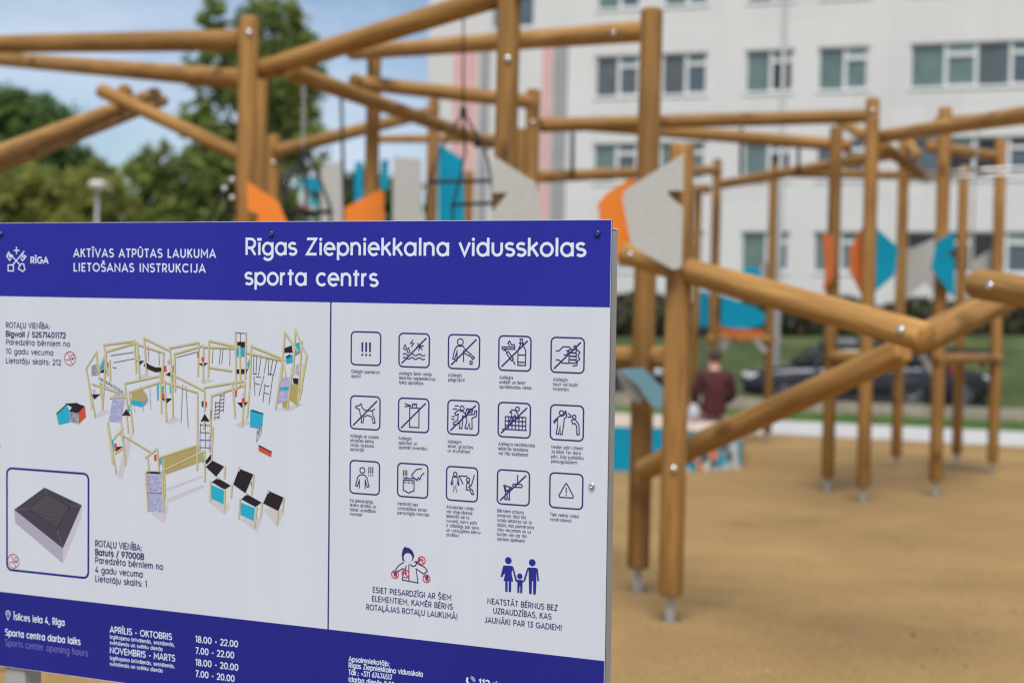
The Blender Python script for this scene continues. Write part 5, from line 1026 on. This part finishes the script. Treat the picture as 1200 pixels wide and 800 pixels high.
V = [(0, 0, .10), (0, -.03, .26), (0, -.03, .42), (0, 0, .545), (0, .015, .63), (0, .03, .70), (0, .04, .785), (0, .035, .85)]; E_ = [(i, i + 1) for i in range(7)]; Rr = [(.11, .09), (.115, .09), (.16, .105), (.10, .075), (.055, .055), (.07, .078), (.078, .095), (.055, .065)]
def add(p, parent, r): V.append(p); Rr.append(r); E_.append((parent, len(V) - 1)); return len(V) - 1
add((0, .145, .755), 6, .014); add((-.088, .03, .765), 6, .012); add((.088, .03, .765), 6, .012)
for s in (-1, 1):
    sh = add((s * .17, -.01, .535), 3, .062); el = add((s * .245, .0, .29), sh, .045); wr = add((s * .18, .24, .19), el, .028); pm = add((s * .175, .31, .18), wr, (.036, .018))
    for k, fl_ in enumerate((.075, .085, .08, .065)):
        a1 = add((s * (.20 - .018 * k), .35, .178), pm, .0085); a2 = add((s * (.20 - .018 * k), .35 + fl_ * .55, .168), a1, .008); add((s * (.20 - .018 * k), .35 + fl_ * .8, .145), a2, .007)
    t1 = add((s * .15, .30, .185), wr, .010); add((s * .135, .345, .18), t1, .008)
    hp_ = add((s * .095, .03, .085), 0, .088); kn = add((s * .13, .46, .09), hp_, .06); an_ = add((s * .13, .50, -.36), kn, .038); add((s * .135, .66, -.43), an_, .035)
skin_mesh("body", V, E_, Rr, m_skin, person, MP)
V2 = [(0, .0, .015), (0, -.02, .16), (0, -.035, .28), (0, -.035, .43), (0, -.01, .545), (0, .005, .605)]; V, E_, Rr = list(V2), [(i, i + 1) for i in range(5)], [(.20, .165), (.178, .14), (.17, .13), (.19, .13), (.125, .095), (.068, .066)]
for s in (-1, 1):
    sh = add((s * .18, -.012, .54), 4, .082); e1 = add((s * .222, -.02, .42), sh, .074); el = add((s * .25, .0, .29), e1, .066); wr = add((s * .185, .22, .19), el, .05)
skin_mesh("jacket", V, E_, Rr, m_mar, person, MP)
V, E_, Rr = [(0, .0, .10), (0, .06, .095)], [(0, 1)], [(.16, .11), (.14, .09)]
for s in (-1, 1):
    hp_ = add((s * .1, .08, .095), 1, .098); kn = add((s * .13, .46, .095), hp_, .076); add((s * .13, .495, -.33), kn, .055)
skin_mesh("trousers", V, E_, Rr, m_trou, person, MP)
b = bmesh.new(); bmesh.ops.create_uvsphere(b, u_segments=20, v_segments=14, radius=1)
for v in b.verts:
    n_ = v.co.copy(); wob = 1 + .04 * math.sin(9 * n_.x + 4 * n_.z) * math.cos(7 * n_.y); v.co = Vector((n_.x * .093 * wob, .02 + n_.y * .108 * wob, .80 + n_.z * .108 * wob))
bmesh.ops.delete(b, geom=[v for v in b.verts if v.co.y > .075 and v.co.z < .84 or v.co.z < .725], context='VERTS')
link("hair", b, m_hair, person, MP, smooth=True)
for s in (-1, 1):
    b = bmesh.new(); bmesh.ops.create_uvsphere(b, u_segments=8, v_segments=6, radius=.011); link("eye", b, mat("eye_dark", (.03, .02, .015), .2), person, MP @ Matrix.Translation((s * .032, .122, .785)), smooth=True)
    b = bmesh.new(); lathe(b, [(.03, -.06), (.048, -.05), (.05, 0), (.046, .1), (.03, .17), (.002, .19)], 12); link("shoe", b, m_shoe, person, MP @ Matrix.Translation((s * .133, .50, -.43)) @ Matrix.Rotation(-math.pi / 2, 4, 'X') @ Matrix.Scale(.8, 4, (0, 1, 0)), smooth=True)
b = bmesh.new(); q_ = W(813, 478, 18.1); lathe(b, [(.055, 0), (.072, .01), (.075, .07), (.066, .12), (.05, .15), (.058, .175), (.03, .17), (.002, .15)], 14)
for v in b.verts: v.co += Vector((random.uniform(-.008, .008), random.uniform(-.008, .008), random.uniform(-.004, .004) if v.co.z > .01 else 0))
o = link("bag", b, mat("white_plastic", (.42, .44, .48), .5), None, Matrix.Translation((q_.x, q_.y, .5055)), smooth=True); tag(o, "small crumpled white bag on the play box beside the seated person's left elbow", "bag")
